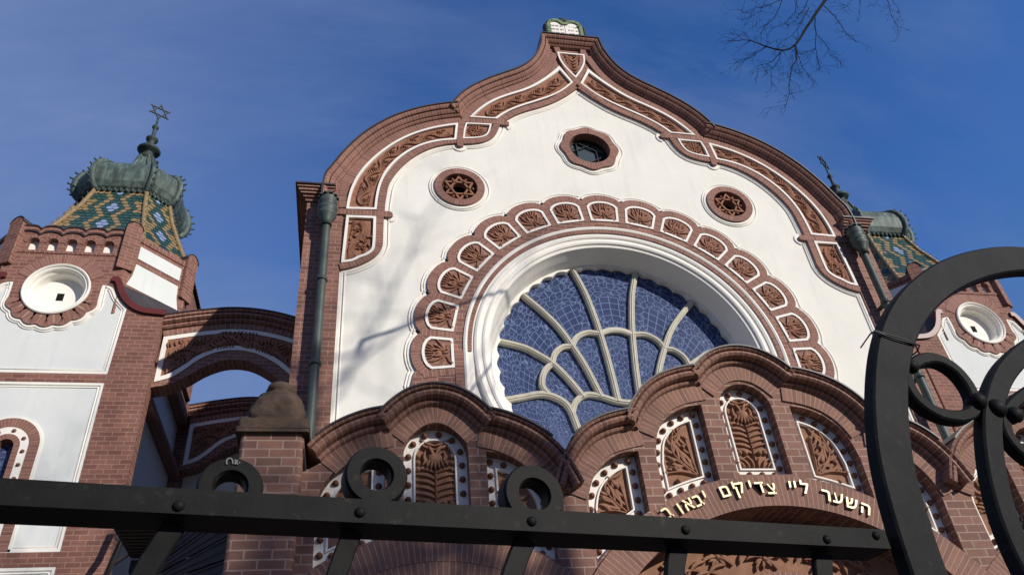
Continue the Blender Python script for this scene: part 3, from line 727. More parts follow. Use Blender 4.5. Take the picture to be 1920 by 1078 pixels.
def arcx(cx, cz, r, xa, xb, n=10): return [(x, cz + math.sqrt(max(0, r * r - (x - cx) ** 2))) for x in [xa + (xb - xa) * i / n for i in range(n + 1)]]
pA = join([(-1.335, 3.47), (-1.335, 2.85)], arcx(0, AZ, AO + .025, -1.335, -1.93), cat([(-1.94, 2.93), (-1.9, 3.08), (-1.82, 3.23), (-1.67, 3.37), (-1.5, 3.455), (-1.335, 3.47)], .05, 0))
pB = join([(-.52, 4.02), (-.52, 3.16)], arcx(0, AZ, AO + .025, -.52, -1.15), cat([(-1.155, 3.40), (-1.1, 3.64), (-1.01, 3.79), (-.87, 3.91), (-.69, 3.99), (-.52, 4.02)], .05, 0))
pC = join([(-.305, 3.21), (.305, 3.21)], arc(0, 3.98, .305, 0, 180, 16))
pLM = join([(LC - .315, 2.68), (LC + .315, 2.68)], arc(LC, 3.445, .315, 0, 180, 16))
pLR = join([(LC + .49, 3.465), (LC + .49, 2.61)], arcx(LC, LZ, LO + .025, LC + .49, LC + 1.1), cat([(LC + 1.11, 2.92), (LC + 1.08, 3.06), (LC + .99, 3.22), (LC + .83, 3.36), (LC + .67, 3.435), (LC + .49, 3.465)], .05, 0))
pLL = [(2 * LC - x, z) for x, z in reversed(pLR)]
panels = [(pA, 'fan', 1), (mir(pA), 'fan', -1), (pB, 'fan', 1), (mir(pB), 'fan', -1), (pC, 'tall', 0), (pLM, 'tall', 0), (pLR, 'fan', -1), (pLL, 'fan', 1), (mir(pLM), 'tall', 0), (mir(pLR), 'fan', 1), (mir(pLL), 'fan', -1)]
door = [(-2.0, -1.6), (2.0, -1.6), (2.0, .6)] + arc(0, AZ, AI, 0, 180, 40)[2:-2] + [(-2.0, .6)]
door = [(-AI, -1.59)] + [(AI, -1.59)] + arc(0, AZ, AI, 0, 180, 40)
side = lambda s: [(s * LC * -1 - LI, -1.59), (s * LC * -1 + LI, -1.59)] + arc(s * LC * -1, LZ, LI, 0, 180, 30)
side_l = [(LC - .85, -1.59), (LC + .85, -1.59)] + arc(LC, 1.2, .85, 0, 180, 30)
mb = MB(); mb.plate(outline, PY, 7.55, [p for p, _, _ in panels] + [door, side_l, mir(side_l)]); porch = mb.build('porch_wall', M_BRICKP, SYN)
# brick voussoirs
mb = MB()
for i, p in enumerate(allob): mb.band(p, -.185, 0, 7.088 - .0013 * i, 7.1)
mb.build('porch_voussoirs', M_VOUSP, SYN)
mb = MB(); mb.band(arc(0, AZ, AO, 18, 162, 60), 0, AO - AI, 7.06, 7.6)
mb.build('lettered_arch', M_VOUSP, SYN)
for s in (1, -1):
    mb = MB(); mb.band(arc(LC * s, LZ, LO, 40, 140, 40), 0, .26, 7.082, 7.1); mb.band(arc(LC * s, LZ, LO - .262, 35, 145, 40), 0, .26, 7.086, 7.1); mb.build('side_arch', M_VOUSP, SYN)
# studded splayed borders and carved panels
def fan_relief(t, inner, s, y):
    """a spreading plant: rooted in the lower inner corner, s = +1 grows up-left"""
    xs = [p[0] for p in inner]; zs = [p[1] for p in inner]; x0, x1, z0, z1 = min(xs), max(xs), min(zs), max(zs)
    w, h_ = x1 - x0, z1 - z0; rx = x1 - .05 if s > 0 else x0 + .05
    zb = min([p[1] for p in inner if abs(p[0] - rx) < .12] or [z0]) + .05
    sg = -s
    stem = cat([(rx, zb), (rx + sg * w * .35, zb + h_ * .18), (rx + sg * w * .55, zb + h_ * .36), (rx + sg * w * .42, z1 - .12)], .03, 0)
    def inside(x, z):
        c = False
        for a, b in zip(inner, inner[1:] + inner[:1]):
            if (a[1] > z) != (b[1] > z) and x < (b[0] - a[0]) * (z - a[1]) / (b[1] - a[1]) + a[0]: c = not c
        return c
    for st, off in ((stem, 0), (cat([(rx, zb), (rx + sg * w * .4, zb + h_ * .05), (rx + sg * w * .85, zb + h_ * .03)], .03, 0), 1), (cat([(rx, zb), (rx + sg * w * .08, zb + h_ * .3), (rx + sg * w * .12, z1 - .2)], .03, 0), 2)):
        st = [p for p in st if inside(*p)]
        if len(st) < 4: continue
        t.sweep(st, [(-.016, y), (-.006, y - .035), (.006, y - .035), (.016, y)])
        ns = norms(st)
        for i in range(2, len(st), 3):
            d = math.atan2(st[i][1] - st[i - 1][1], st[i][0] - st[i - 1][0])
            for q in (1, -1):
                if off == 2 and q == sg or off == 1 and q == -sg: continue
                for L in (.26, .2, .14, .09):
                    a = d + q * .8; ex, ez = st[i][0] + cos(a - q * .35) * L, st[i][1] + sin(a - q * .35) * L
                    if inside(ex, ez): t.leaf(*st[i], a, L, .05, -q * .8, y, .034, 0, 5); break
        x, z = st[-1]; t.dome((x, y, z), .035, .05, 0, 7, 2)
        for jj, k in ((len(st) // 3, .12), (len(st) * 2 // 3, .1), (len(st) * 2 // 3, -.12)):
            q = st[jj]; n = ns[jj]
            if off < 2 and inside(q[0] + n[0] * k, q[1] + n[1] * k): t.dome((q[0] + n[0] * k, y - .02, q[1] + n[1] * k), .03, .045, 0, 8, 2)
def tall_relief(t, inner, s, y):
    xs = [p[0] for p in inner]; zs = [p[1] for p in inner]; xc = (min(xs) + max(xs)) / 2; hw = (max(xs) - min(xs)) / 2; z0, z1 = min(zs), max(zs); h_ = z1 - z0
    t.sweep([(xc, z0 + .05), (xc + .002, z0 + h_ * .66)], [(-.015, y), (0, y - .045), (.015, y)])
    for k in range(6):
        zz = z0 + h_ * (.22 + .075 * k)
        for q in (1, -1): t.leaf(xc, zz, pi / 2 - q * 1.0, hw * .98, .058, -q * .8, y, .036, 0, 5)
    for q in (1, -1):
        t.dome((xc + q * hw * .42, y, z0 + .2), .036, .05, 0, 8, 2); t.dome((xc + q * hw * .75, y, z0 + .2), .032, .045, 0, 8, 2)
        for k in range(3): t.leaf(xc + q * (.03 + .05 * k), z0 + .03, pi / 2 - q * .3 * k, .14, .04, -q * 1.2, y, .045)
        for k in range(3): t.dome((xc + q * hw * .82, y, z0 + h_ * (.64 + .08 * k)), .03, .045, 0, 7, 2)
        t.leaf(xc + q * .04, z0 + h_ * .66, pi / 2 - q * .8, .2, .05, q * 1.4, y, .05)
        for k in range(2): t.leaf(xc, z0 + h_ * (.93 - .05 * k), pi / 2 - q * 1.35, hw * .8, .045, q * .5, y, .045)
    t.dome((xc, y, z0 + h_ * .755), .085, .07, 0, 12, 3)
    for k in range(-3, 4): t.leaf(xc + k * .025, z0 + h_ * .72 + abs(k) * .008, -pi / 2 + k * .22, .09, .035, 0, y - .02, .05, 0, 3)
    for q in (1, -1): t.leaf(xc + q * .01, z0 + h_ * .79, pi / 2 - q * .3, .13, .05, -q * .4, y, .06)
for out_, kind, s in panels:
    p = out_ if area(out_) > 0 else out_[::-1]
    # evenly refine the outline so both rims correspond
    fine = []
    for a, b in zip(p, p[1:] + p[:1]):
        n = max(1, int(dist(a, b) / .06)); fine += [(a[0] + (b[0] - a[0]) * i / n, a[1] + (b[1] - a[1]) * i / n) for i in range(n)]
    inn_ = inset(fine, .112); n = len(fine); y0, y1 = 7.098, 7.24
    mb = MB(); mb.plate(offset(inn_, -.006), y1 + .02, y1 + .05); (fan_relief if kind == 'fan' else tall_relief)(mb, inn_, s, y1 + .02)
    po = mb.build('carved_panel', M_TERRP, SYN)
    b = MB(); b.plate(fine, y1, y1 + .02, [inn_])
    b.sweep(inn_, [(-.012, y1), (-.008, y1 - .022), (.008, y1 - .022), (.012, y1 + .025)], True)
    mid = inset(fine, .052); per = sum(dist(a, b_) for a, b_ in zip(mid, mid[1:] + mid[:1])); k = max(6, round(per / .145))
    st = resample(mid + mid[:1], per / k)[:k]
    for x, z in st: b.dome((x, y1, z), .033, .05, 1, 10, 3)
    b.build('studded_border', [M_TRIM, M_STUD], po)
# coping rolls
prp = [(-.004, 7.12), (0, 7.07), (.012, 7.045), (.03, 7.035), (.046, 7.045), (.052, 7.06), (.056, 7.0), (.068, 6.965), (.09, 6.945), (.115, 6.95), (.132, 6.975), (.137, 6.985), (.139, 6.945), (.155, 6.93), (.17, 6.94), (.172, 7.6)]
flp = [(.166, 6.945), (.166, 6.915), (.184, 6.915), (.192, 7.6), (.166, 7.6)]
mb = MB(); mf = MB()
for i, p in enumerate(allob):
    dy = .0025 * [0, 2, 1, 0, 1, 2, 1, 3, 0, 2, 1][i]
    mb.sweep(p, [(n, y - dy) for n, y in prp]); mf.sweep([q for q in p if q[1] > 3.36][1:-1], [(n, y - dy) for n, y in flp])
mb.build('porch_coping', M_VOUSP, SYN); mf.build('porch_flashing', M_FLASH, SYN)
ro_ = [(-4.7, 2.0), (-4.7, 3.05)]
for p in allob: ro_ += p
ro_ = join(ro_ + [(4.7, 3.05), (4.7, 2.0)])
mb = MB(); mb.plate(ro_, 7.56, 9.94); mb.box(-4.7, 4.7, 7.56, 9.9, -1.6, 1.99); mb.build('porch_roof', M_FLASH, SYN)
# portal recess: carved tympanum, inner arch, doors
mb = MB(); tym = [(-AI + .02, .62)] + arc(0, AZ, AI - .001, 178, 2, 40) + [(AI - .02, .62)] + arc(0, AZ, 1.72, 1, 179, 30)
mb.plate(tym, 7.5, 7.54)
for k in range(30):
    a = math.radians(20 + 140 * k / 29); r_ = 1.98 + .1 * sin(k * 1.57); x, z = r_ * cos(a), AZ + r_ * sin(a)
    if k % 3 == 0: flower(mb, x, z, .1, 7.5, .06)
    for q in (1, -1):
        mb.leaf(x, z, a + q * 1.2, .2, .06, q * 1.1, 7.5, .06); mb.leaf(x, z, a + pi + q * 1.1, .18, .05, -q, 7.5, .05)
ty = mb.build('tympanum', M_TERRP, SYN)
mb = MB(); mb.band(arc(0, AZ, 1.72, 0, 180, 40), 0, .1, 7.42, 8.0); mb.build('inner_arch', M_VOUSP, ty)
mb = MB(); mb.plate([(-AI + .01, -1.58), (AI - .01, -1.58), (AI - .01, .6), (-AI + .01, .6)] if False else [(-1.72, -1.58), (1.72, -1.58)] + arc(0, AZ, 1.7, 0, 180, 30), 7.56 - .02, 7.55); mb.build('portal_door', M_WOOD, SYN)
for s in (1, -1):
    mb = MB(); mb.plate([(LC * s - .86, -1.58), (LC * s + .86, -1.58)] + arc(LC * s, 1.2, .86, 0, 180, 24), 7.5, 7.54); mb.build('side_window', M_PANE, SYN)
# gilt lettering on the arch
P6 = fr(1320, 640, .4062, 7.06); P5 = fr(1060, 640, .334, 7.06)
lets = [('ה', P6((740, 777))), ('ש', P6((675, 752))), ('ע', P6((612, 728))), ('ר', P6((557, 714))), ('ל', P6((457, 676))), ('י', P6((413, 664))), ('י', P6((391, 664))), ('צ', P6((305, 684))), ('ד', P6((252, 678))), ('י', P6((206, 662))), ('ק', P6((163, 690))), ('י', P6((128, 668))), ('ם', P6((92, 696))), ('י', P5((772, 862))), ('ב', P5((740, 898))), ('א', P5((686, 918))), ('ו', P5((638, 944))), ('ב', P5((566, 968)))]
for ch, pos in lets:
    x, z = pos[0]; a = math.atan2(x, z - AZ); small = ch == 'י'
    v, f = text_mesh(ch, .185, .012, .002); xs = [q[0] for q in v]; zs = [q[1] for q in v]; mx, mz = (min(xs) + max(xs)) / 2, (min(zs) + max(zs)) / 2
    R0 = math.hypot(x, z - AZ); ca, sa = cos(a), sin(a); mb = MB()
    mb.add([(x + (q[0] - mx) * ca + (q[1] - mz) * sa, 7.043 - .0015 * (R0 * 999 % 3) - q[2], z - (q[0] - mx) * sa + (q[1] - mz) * ca) for q in v], f)
    mb.build('letter', M_GOLD, SYN)
# ================================================================== PILLARS beside the porch
xl, zs_ = at(440, 803, 6.9); xr, _ = at(581, 803, 6.9)
pc = (xl + xr) / 2; hw = (xr - xl) / 2; zt_ = at(510, 812, 6.95)[1]
for s in (1, -1):
    def rr(cx, cy, hx, hy, r, n=5):
        return [(cx + sx * (hx - r) + r * cos(math.radians(a0 + 90 * i / n)), cy + sy * (hy - r) + r * sin(math.radians(a0 + 90 * i / n))) for sx, sy, a0 in ((1, 1, 0), (-1, 1, 90), (-1, -1, 180), (1, -1, 270)) for i in range(n + 1)]
    mb = MB(); prism(mb, rr(pc, 7.32, hw - .05, .36, .05), -1.6, zt_)
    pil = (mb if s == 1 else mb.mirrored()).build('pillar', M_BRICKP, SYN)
    mb = MB(); prism(mb, rr(pc, 7.32, hw - .005, .41, .02), zt_, zt_ + .035); prism(mb, rr(pc, 7.32, hw + .0, .415, .02), zt_ + .036, zt_ + .05, 0)
    prism(mb, rr(pc, 7.32, hw - .02, .395, .03), zt_ + .051, zt_ + .15)
    # the carved block: squarish dome
    sg = 72; vs = []; fs = []
    key = [(.97, .15), (1.04, .165), (1.05, .18), (1.0, .195), (1.04, .24), (1.06, .30), (1.05, .36), (1.01, .42), (.95, .465), (.87, .505), (.885, .515), (.80, .55), (.64, .58), (.52, .592), (.5, .60), (.57, .63), (.6, .66), (.55, .705), (.38, .74), (.02, .75)]
    profd = []
    for (r0, z0), (r1, z1) in zip(key, key[1:]):
        n = max(1, int(math.hypot(r1 - r0, (z1 - z0) * 3) / .06)); profd += [(r0 + (r1 - r0) * i / n, z0 + (z1 - z0) * i / n) for i in range(n)]
    profd.append(key[-1]); m_ = len(profd)
    for k in range(sg):
        a = 2 * pi * k / sg
        for r, z in profd:
            ee = 4 - 2 * min(1, max(0, (z - .25) / .35)); q = (abs(cos(a)) ** ee + abs(sin(a)) ** ee) ** (-1 / ee)
            cx_, cy_ = q * cos(a) * r, q * sin(a) * r; amp = .10 * min(1, max(0, (z - .2) / .05)) * min(1, max(0, (.76 - z) / .1))
            w_ = 1 + amp * (mnoise.noise(Vector((cx_ * 3.2, cy_ * 3.2, z * 8 + 3))) * .7 + .45 * mnoise.noise(Vector((cx_ * 7, cy_ * 7, z * 17))))
            vs.append((pc + cx_ * hw * .75 * w_, 7.32 + cy_ * .31 * w_, zt_ + .15 + (z - .15) * .95))
    for k in range(sg):
        l_ = (k + 1) % sg
        for j in range(m_ - 1): fs.append([k * m_ + j, l_ * m_ + j, l_ * m_ + j + 1, k * m_ + j + 1])
    mb.add(vs, fs, 0, None, True)
    (mb if s == 1 else mb.mirrored()).build('carved_cap', M_STONE, pil)
# ================================================================== FLYING ARCHES between towers and gable
a_top = [(-7.72, 8.87), (-7.26, 9.02), (-6.56, 9.11), (-5.93, 9.05), (-5.06, 8.84)]
a_bt = [(-7.67, 8.51), (-7.07, 8.65), (-6.4, 8.76), (-5.9, 8.71), (-5.14, 8.45)]
a_bl = [(-7.67, 7.56), (-7.41, 7.62), (-7.22, 7.81), (-7.03, 8.04), (-6.78, 8.22), (-6.42, 8.3), (-6.04, 8.24), (-5.69, 8.05), (-5.4, 7.78), (-5.14, 7.5)]
a_so = [(-7.75, 7.45), (-7.39, 7.51), (-7.15, 7.68), (-6.92, 7.93), (-6.53, 8.1), (-6.16, 8.09), (-5.77, 7.86), (-5.42, 7.52), (-5.05, 7.1)]
def flying(Y0, s):
    A = lambda p, st=.06: cat(p, st, 1)
    mb = MB(); mb.plate(A(a_bt) [0:1] + A(a_so) + [(-5.05, 8.6)] + A([(x, z + .14) for x, z in a_bt])[::-1], Y0, Y0 + .36, back=True)
    base_ = A(a_bt); pr2 = [(0, Y0 + .002), (0, Y0 - .03), (.13, Y0 - .03), (.135, Y0 - .07), (.16, Y0 - .1), (.19, Y0 - .1), (.205, Y0 - .07), (.21, Y0 - .11), (.24, Y0 - .16), (.28, Y0 - .16), (.3, Y0 - .12), (.31, Y0 - .17), (.36, Y0 - .18), (.365, Y0 + .5)]
    mb.sweep(base_, pr2); fa = (mb if s == 1 else mb.mirrored()).build('flying_arch', M_BRICK, SYN)
    mb = MB(); mb.sweep(base_, [(.36, Y0 - .17), (.36, Y0 - .2), (.38, Y0 - .2), (.385, Y0 + .5), (.36, Y0 + .5)]); (mb if s == 1 else mb.mirrored()).build('arch_flashing', M_FLASH, fa)
    o_ = join(A(a_bt), A(a_bl)[::-1]); i_ = inset(o_, .085)
    mb = MB(); mb.plate(o_, Y0 - .02, Y0 + .002, [i_]); (mb if s == 1 else mb.mirrored()).build('panel_border', M_TRIM, fa)
    mb = MB(); mb.plate(offset(i_, -.01), Y0 - .006, Y0 + .002); B, L_ = A(a_bt), A(a_bl)
    cc = [((a[0] + b[0]) / 2, (a[1] + b[1]) / 2) for a, b in [(B[int(k * (len(B) - 1) / 30)], L_[int(k * (len(L_) - 1) / 30)]) for k in range(2, 29)]]
    vine(mb, cc, .2, Y0 - .006, .045, 5)
    for k in range(60):
        a, b = B[int(k * (len(B) - 1) / 60)], L_[int(k * (len(L_) - 1) / 60)]; t = .2 + .08 * (k % 2)
        if 3 < k < 57: mb.leaf(a[0], a[1] - .12, -pi / 2 + .4 * sin(k), .14, .05, .8, Y0 - .006, .045, 0, 3); mb.leaf(b[0], b[1] + .12, pi / 2 + .4 * sin(k), .12, .05, .8, Y0 - .006, .045, 0, 3)
    (mb if s == 1 else mb.mirrored()).build('scroll_panel', M_TERRA, fa)
for s in (1, -1):
    flying(12.85, s); flying(16.2, s)
# ================================================================== CORNER TOWERS
TX, TY0, TH, TC = -9.63, 12.68, 1.92, 14.66
TF = 1.04                                   # half width of the front face of the octagon
def octo(a, h): return [(h, -a), (a, -h), (a, h), (h, a), (-h, a), (-a, h), (-a, -h), (-h, -a)]
TD = TC - TY0                              # apothem
OCT = octo(TD, TF)
faces = []
for i in range(8):
    (x0, y0), (x1, y1) = OCT[i - 1], OCT[i]
    faces.append(((x0 + x1) / 2, (y0 + y1) / 2, math.atan2(y1 - y0, x1 - x0), math.hypot(x1 - x0, y1 - y0) / 2))
def onface(mb, i, d=0):
    fx, fy, a, h = faces[i]; return rz(mb, a, TX + fx, TC + fy)
zb3 = at(60, 1037, TY0)[1]
wx = lambda px, py: at(px, py, TY0)[0] - TX
TCR, TXR, TX0 = TC + .3, TX + .08, TX
def tower(s):
    TC, TX = TCR - .3, TX0
    B = lambda mb, n, m, p: (mb if s == 1 else mb.mirrored()).build(n, m, p)
    ocz = 9.37
    sc_r = [( .79 + .045 * abs(cos(pi * (a + 5) / 25.7 ))) for a in range(0)]
    scal = []
    for k in range(0, 61):
        a = 197 + (343 - 197) * k / 60; r = .775 + .05 * abs(sin(math.radians((a - 197) * 180 / 20.857))); scal.append((r * cos(math.radians(a)), ocz + r * sin(math.radians(a))))
    horn = [(.74, 9.18), (.74, 9.38), (.75, 9.52), (.82, 9.52)] + cat([(.82, 9.52), (.94, 9.46), (1.05, 9.26), (1.17, 9.12), (1.27, 9.01)], .04, 0) + [(1.23, 7.61)]
    up = [(-x, z) for x, z in horn[::-1]] + scal + horn
    lowp = [(-1.22, zb3 + .02), (1.22, zb3 + .02), (1.22, 7.44), (-1.22, 7.44)]
    lowp2 = [(-1.22, 2.2), (1.22, 2.2), (1.22, zb3 - .2), (-1.22, zb3 - .2)]
    # lower block
    front = [(-TH, -1.6), (TH, -1.6), (TH, 8.9)] + cat([(TH, 8.9), (1.55, 8.95), (1.3, 9.11), (1.15, 9.32), (1.05, 9.6)], .05, 0) + [(1.03, 9.95), (-1.03, 9.95)] + cat([(-1.05, 9.6), (-1.15, 9.32), (-1.3, 9.11), (-1.55, 8.95), (-TH, 8.9)], .05, 0)
    oc_hole = arc(0, ocz, .50, 0, 360, 48)[:-1]
    T = lambda p: [(x + TX, z) for x, z in p]
    mb = MB(); mb.plate(T(front), TY0, TY0 + .28, [T(lowp), T(lowp2), T(up), T(oc_hole)])
    tw = B(mb, 'tower', M_BRICKT, SYN)
    mb = MB(); mb.box(TX - 1.68, TX + 1.68, TY0 + .29, 2 * TC - TY0 - .25, -1.6, 8.8); B(mb, 'side_wall', M_TSTUC, tw)
    mb = MB()
    for x0, x1 in ((-TH, -1.5), (1.5, TH)): mb.box(TX + x0, TX + x1, 2 * TC - TY0 - .28, 2 * TC - TY0, -1.6, 8.9)
    mb.box(TX + 1.69, TX + TH - .02, TY0 + .28, 2 * TC - TY0 - .28, 7.36, 7.46); mb.box(TX + 1.69, TX + TH - .02, TY0 + .28, 2 * TC - TY0 - .28, 8.5, 8.9)
    B(mb, 'rear_pilaster', M_BRICKT, tw)
    # stucco panels with raised rim
    r_o = wx(78, 834); wcz = at(2, 779, TY0)[1] - r_o; wh = [(r_o * .5, zb3 + .05)] + arc(0, wcz, r_o * .5, 0, 180, 30) + [(-r_o * .5, zb3 + .05)]
    for nm, p in (('upper', up), ('lower', lowp), ('base', lowp2)):
        mb = MB(); mb.plate(T(offset(p, -.004)), TY0 + .03, TY0 + .06, [T(wh)] if nm == 'lower' else []); o = B(mb, 'stucco_panel', M_TSTUC, tw)
    mb = MB()
    for p in (up, lowp, lowp2):
        q = T(p); mb.sweep(q if area(q) > 0 else q[::-1], [(0, TY0 + .029), (0, TY0 + .008), (.05, TY0 + .008), (.058, TY0 + .029)], True)
        mb.bead(offset(q, .085), .013, TY0 + .029, True, h=.018)
    B(mb, 'panel_rim', M_TRIM, tw)
    # scalloped voussoirs round the oculus, rays above
    mb = MB(); so = T(scal); mb.band(so, 0, .24, TY0 - .018, TY0)
    mb.band(T(arc(0, ocz, .79, 25, 155, 30))[::-1], -.2, .02, TY0 - .012, TY0)
    B(mb, 'oculus_voussoirs', M_VOUS, tw)
    mb = MB(); c = T(arc(0, ocz, .57, 0, 360, 64)[:-1])
    mb.sweep(c, [(0, TY0), (0, TY0 - .04), (.02, TY0 - .055), (.045, TY0 - .04), (.05, TY0 - .015), (.08, TY0 - .02), (.1, TY0), (.11, TY0 + .05), (.14, TY0 + .09), (.15, TY0 + .18), (.17, TY0 + .26)], True)
    mb.plate(T(arc(0, ocz, .43, 0, 360, 40)[:-1]), TY0 + .235, TY0 + .25, [T([(-.065, ocz - .085), (.065, ocz - .085), (.065, ocz + .085), (-.065, ocz + .085)])]); oc = B(mb, 'oculus', M_TRIM, tw)
    mb = MB(); mb.plate(T([(-.065, ocz - .085), (.065, ocz - .085), (.065, ocz + .085), (-.065, ocz + .085)]), TY0 + .252, TY0 + .254); B(mb, 'vent_hole', M_DARK, oc)
    # octagonal shaft
    mb = MB(); prism(mb, [(TX + x, TC + y) for x, y in octo(TD - .26, TF - .11)], 8.7, 10.8); B(mb, 'shaft_core', M_BRICKT, tw)
    mb = MB(); wv = [(-1.02, 10.74)]
    for k in range(5):
        for j in range(7): u = -1 + j / 3; wv.append((-.78 + k * .39 + u * .195, 10.74 + .10 * math.sqrt(max(0, 1 - u * u * .97))))
    wv.append((1.02, 10.74)); nich = [[(-.655 + k * .3275 - .1, 10.27), (-.655 + k * .3275 + .1, 10.27)] + arc(-.655 + k * .3275, 10.46, .1, 0, 180, 10) for k in range(5)]
    mb.plate([(-1.04, 9.95), (1.04, 9.95)] + wv[::-1], 0, .26, nich)
    for k in range(5): mb.band(arc(-.655 + k * .3275, 10.46, .165, 0, 180, 12), 0, .062, -.014, 0)
    mb.band([(-.98, 10.23), (.98, 10.23)], -.03, .03, -.016, 0); mb.plate(wv + [(x, z - .085) for x, z in wv[::-1]], -.022, .0)
    mb.plate([(x, z + .002) for x, z in wv] + [(x, z + .03) for x, z in wv[::-1]], -.045, .27, mat=1); mb.plate([(x, z - .105) for x, z in wv] + [(x, z - .125) for x, z in wv[::-1]], -.03, 0, mat=1)
    onface(mb, 0); B(mb, 'octagon_face', [M_BRICKT, M_FLASH], tw)
    for k in range(5):
        mb = MB(); mb.plate([(x, z) for x, z in nich[k]], .10, .14); onface(mb, 0); B(mb, 'niche', M_TRIM, tw)
    for i in (1, 7):
        h = faces[i][3]; mb = MB(); mb.plate([(-h, 8.9), (h, 8.9), (h, 10.78), (-h, 10.78)], 0, .26)
        mb.band([(-h, 10.74), (h, 10.74)], -.06, .06, -.02, 0); onface(mb, i); f1 = B(mb, 'octagon_face', M_BRICKT, tw)
        for z0, z1, cur in ((10.28, 10.58, 0), (9.60, 10.14, 1)):
            w0 = h - .2; sdl = [(-w0 - .0, z0), (w0 + .0, z0), (w0, z1), (-w0, z1)]
            if cur: sdl = [(-w0 - .09, z0), (w0 + .09, z0), (w0 + .02, z0 + .25), (w0, z1), (-w0, z1), (-w0 - .02, z0 + .25)]
            mb = MB(); mb.plate(sdl, -.012, 0); onface(mb, i); B(mb, 'stucco_panel', M_TSTUC, tw)
    for i in (2, 3, 4, 5, 6):
        h = faces[i][3]; mb = MB(); mb.plate([(-h, 8.8), (h, 8.8), (h, 10.8), (-h, 10.8)], 0, .26); onface(mb, i); B(mb, 'octagon_face', M_BRICKT, tw)
    for i in (0, 1, 2, 3, 4, 5, 6, 7):
        x, y = OCT[i]; L = math.hypot(x, y); a = math.atan2(y, x); mb = MB()
        prism(mb, [(.03 + .0, -.15), (.03, .15), (-.26, .15), (-.26, -.15)], 9.9, 10.86)
        q = [(-.15, 10.86), (.15, 10.86)] + arc(0, 10.89, .15, 0, 180, 10)
        n = len(q); vs = [(.03, u, z) for u, z in q] + [(-.26, u, z) for u, z in q]; mb.add(vs, [[j, (j + 1) % n, n + (j + 1) % n, n + j] for j in range(n)] + [list(range(n)), list(range(n, 2 * n))])
        q2 = arc(0, 10.89, .165, 0, 180, 10); mb.sweep([(u, z) for u, z in q2], [(0, 0)], caps=False) if False else None
        vs = [(.045, u, z) for u, z in q2] + [(-.27, u, z) for u, z in q2]; n = len(q2); mb.add(vs, [[j, j + 1, n + j + 1, n + j] for j in range(n - 1)], 1)
        rz(mb, a, TX + x, TC + y); B(mb, 'turret', [M_BRICKT, M_FLASH], tw)
    # shoulders: red flashing and the little roofs between square and octagon
    cv = cat([(TH + .04, 8.93), (1.55, 8.98), (1.3, 9.14), (1.15, 9.35), (1.02, 9.63), (.9, 9.66)], .06, 0)
    for sx in (1, -1):
        mb = MB(); p = [(TX + sx * x, z) for x, z in cv]
        if sx == 1: p = p[::-1]
        mb.sweep(p, [(-.08, TY0 - .01), (-.08, TY0 - .055), (.03, TY0 - .055), (.03, TY0 + .3)])
        B(mb, 'red_flashing', M_RED, tw)
        c2 = [q for q in cv if q[0] > 1.0]; n = len(c2); mb = MB()
        vs = [(TX + sx * x, TY0 + .02, z) for x, z in c2] + [(TX + sx * TH, TY0 + (TH - x), z) for x, z in c2]
        vs = [(TX + sx * x, TY0 + .02, z) for x, z in c2] + [(TX + sx * (TH + .04), TC - TD * x / TH * 1.0, z) for x, z in c2]
        mb.add(vs, [[j, j + 1, n + j + 1, n + j] for j in range(n - 1)]); B(mb, 'shoulder_roof', M_FLASH, tw)
    # arched window low on the tower
    mb = MB(); wz = at(2, 779, TY0)[1]
    r_o = wx(78, 834); rr_ = [r_o, r_o * .93, r_o * .64, r_o * .40, r_o * .23]; cz = wz - r_o
    def leg(r): return T([(r, zb3 + .03)] + arc(0, cz, r, 0, 180, 30) + [(-r, zb3 + .03)])
    mb.band(leg(rr_[1]), 0, rr_[1] - rr_[2], TY0 + .004, TY0 + .03); mb.band(leg(rr_[3]), 0, rr_[3] - rr_[4], TY0 + .002, TY0 + .2); wn = B(mb, 'arched_window', M_VOUS, tw)
    mb = MB(); mb.band(leg(rr_[0]), 0, rr_[0] - rr_[1], TY0 + .008, TY0 + .03); mb.band(leg(rr_[2]), 0, rr_[2] - rr_[3], TY0 + .01, TY0 + .03)
    ml = leg((rr_[2] + rr_[3]) / 2); 
    for x, z in resample(ml, .23)[1:-1]: mb.dome((x, TY0 + .01, z), .036, .035, 1, 6, 2)
    B(mb, 'studded_ring', [M_TRIM, M_STUD], wn)
    mb = MB(); mb.plate(T([(rr_[4], zb3 + .04)] + arc(0, cz, rr_[4], 0, 180, 24) + [(-rr_[4], zb3 + .04)]), TY0 + .16, TY0 + .17); B(mb, 'glass', M_STAINED, wn)
    # tiled roof
    TC, TX = TCR, TXR
    prof = [(1.97, 10.55), (1.78, 10.95), (1.55, 11.42), (1.33, 11.95), (1.11, 12.52), (.94, 13.12)]
    def pr_at(z):
        for (a0, z0), (a1, z1) in zip(prof, prof[1:]):
            if z <= z1: return a0 + (a1 - a0) * (z - z0) / (z1 - z0)
        return prof[-1][0]
    ov = lambda a: octo(a, a * .565)
    mb = MB(); vs = []; 
    for a, z in prof: vs += [(TX + x, TC + y, z) for x, y in ov(a - .03)]
    mb.add(vs, [[r * 8 + i, r * 8 + (i + 1) % 8, r * 8 + 8 + (i + 1) % 8, r * 8 + 8 + i] for r in range(len(prof) - 1) for i in range(8)], 1)
    rows = 21; dz = (13.12 - 10.6) / rows; tw_ = .125
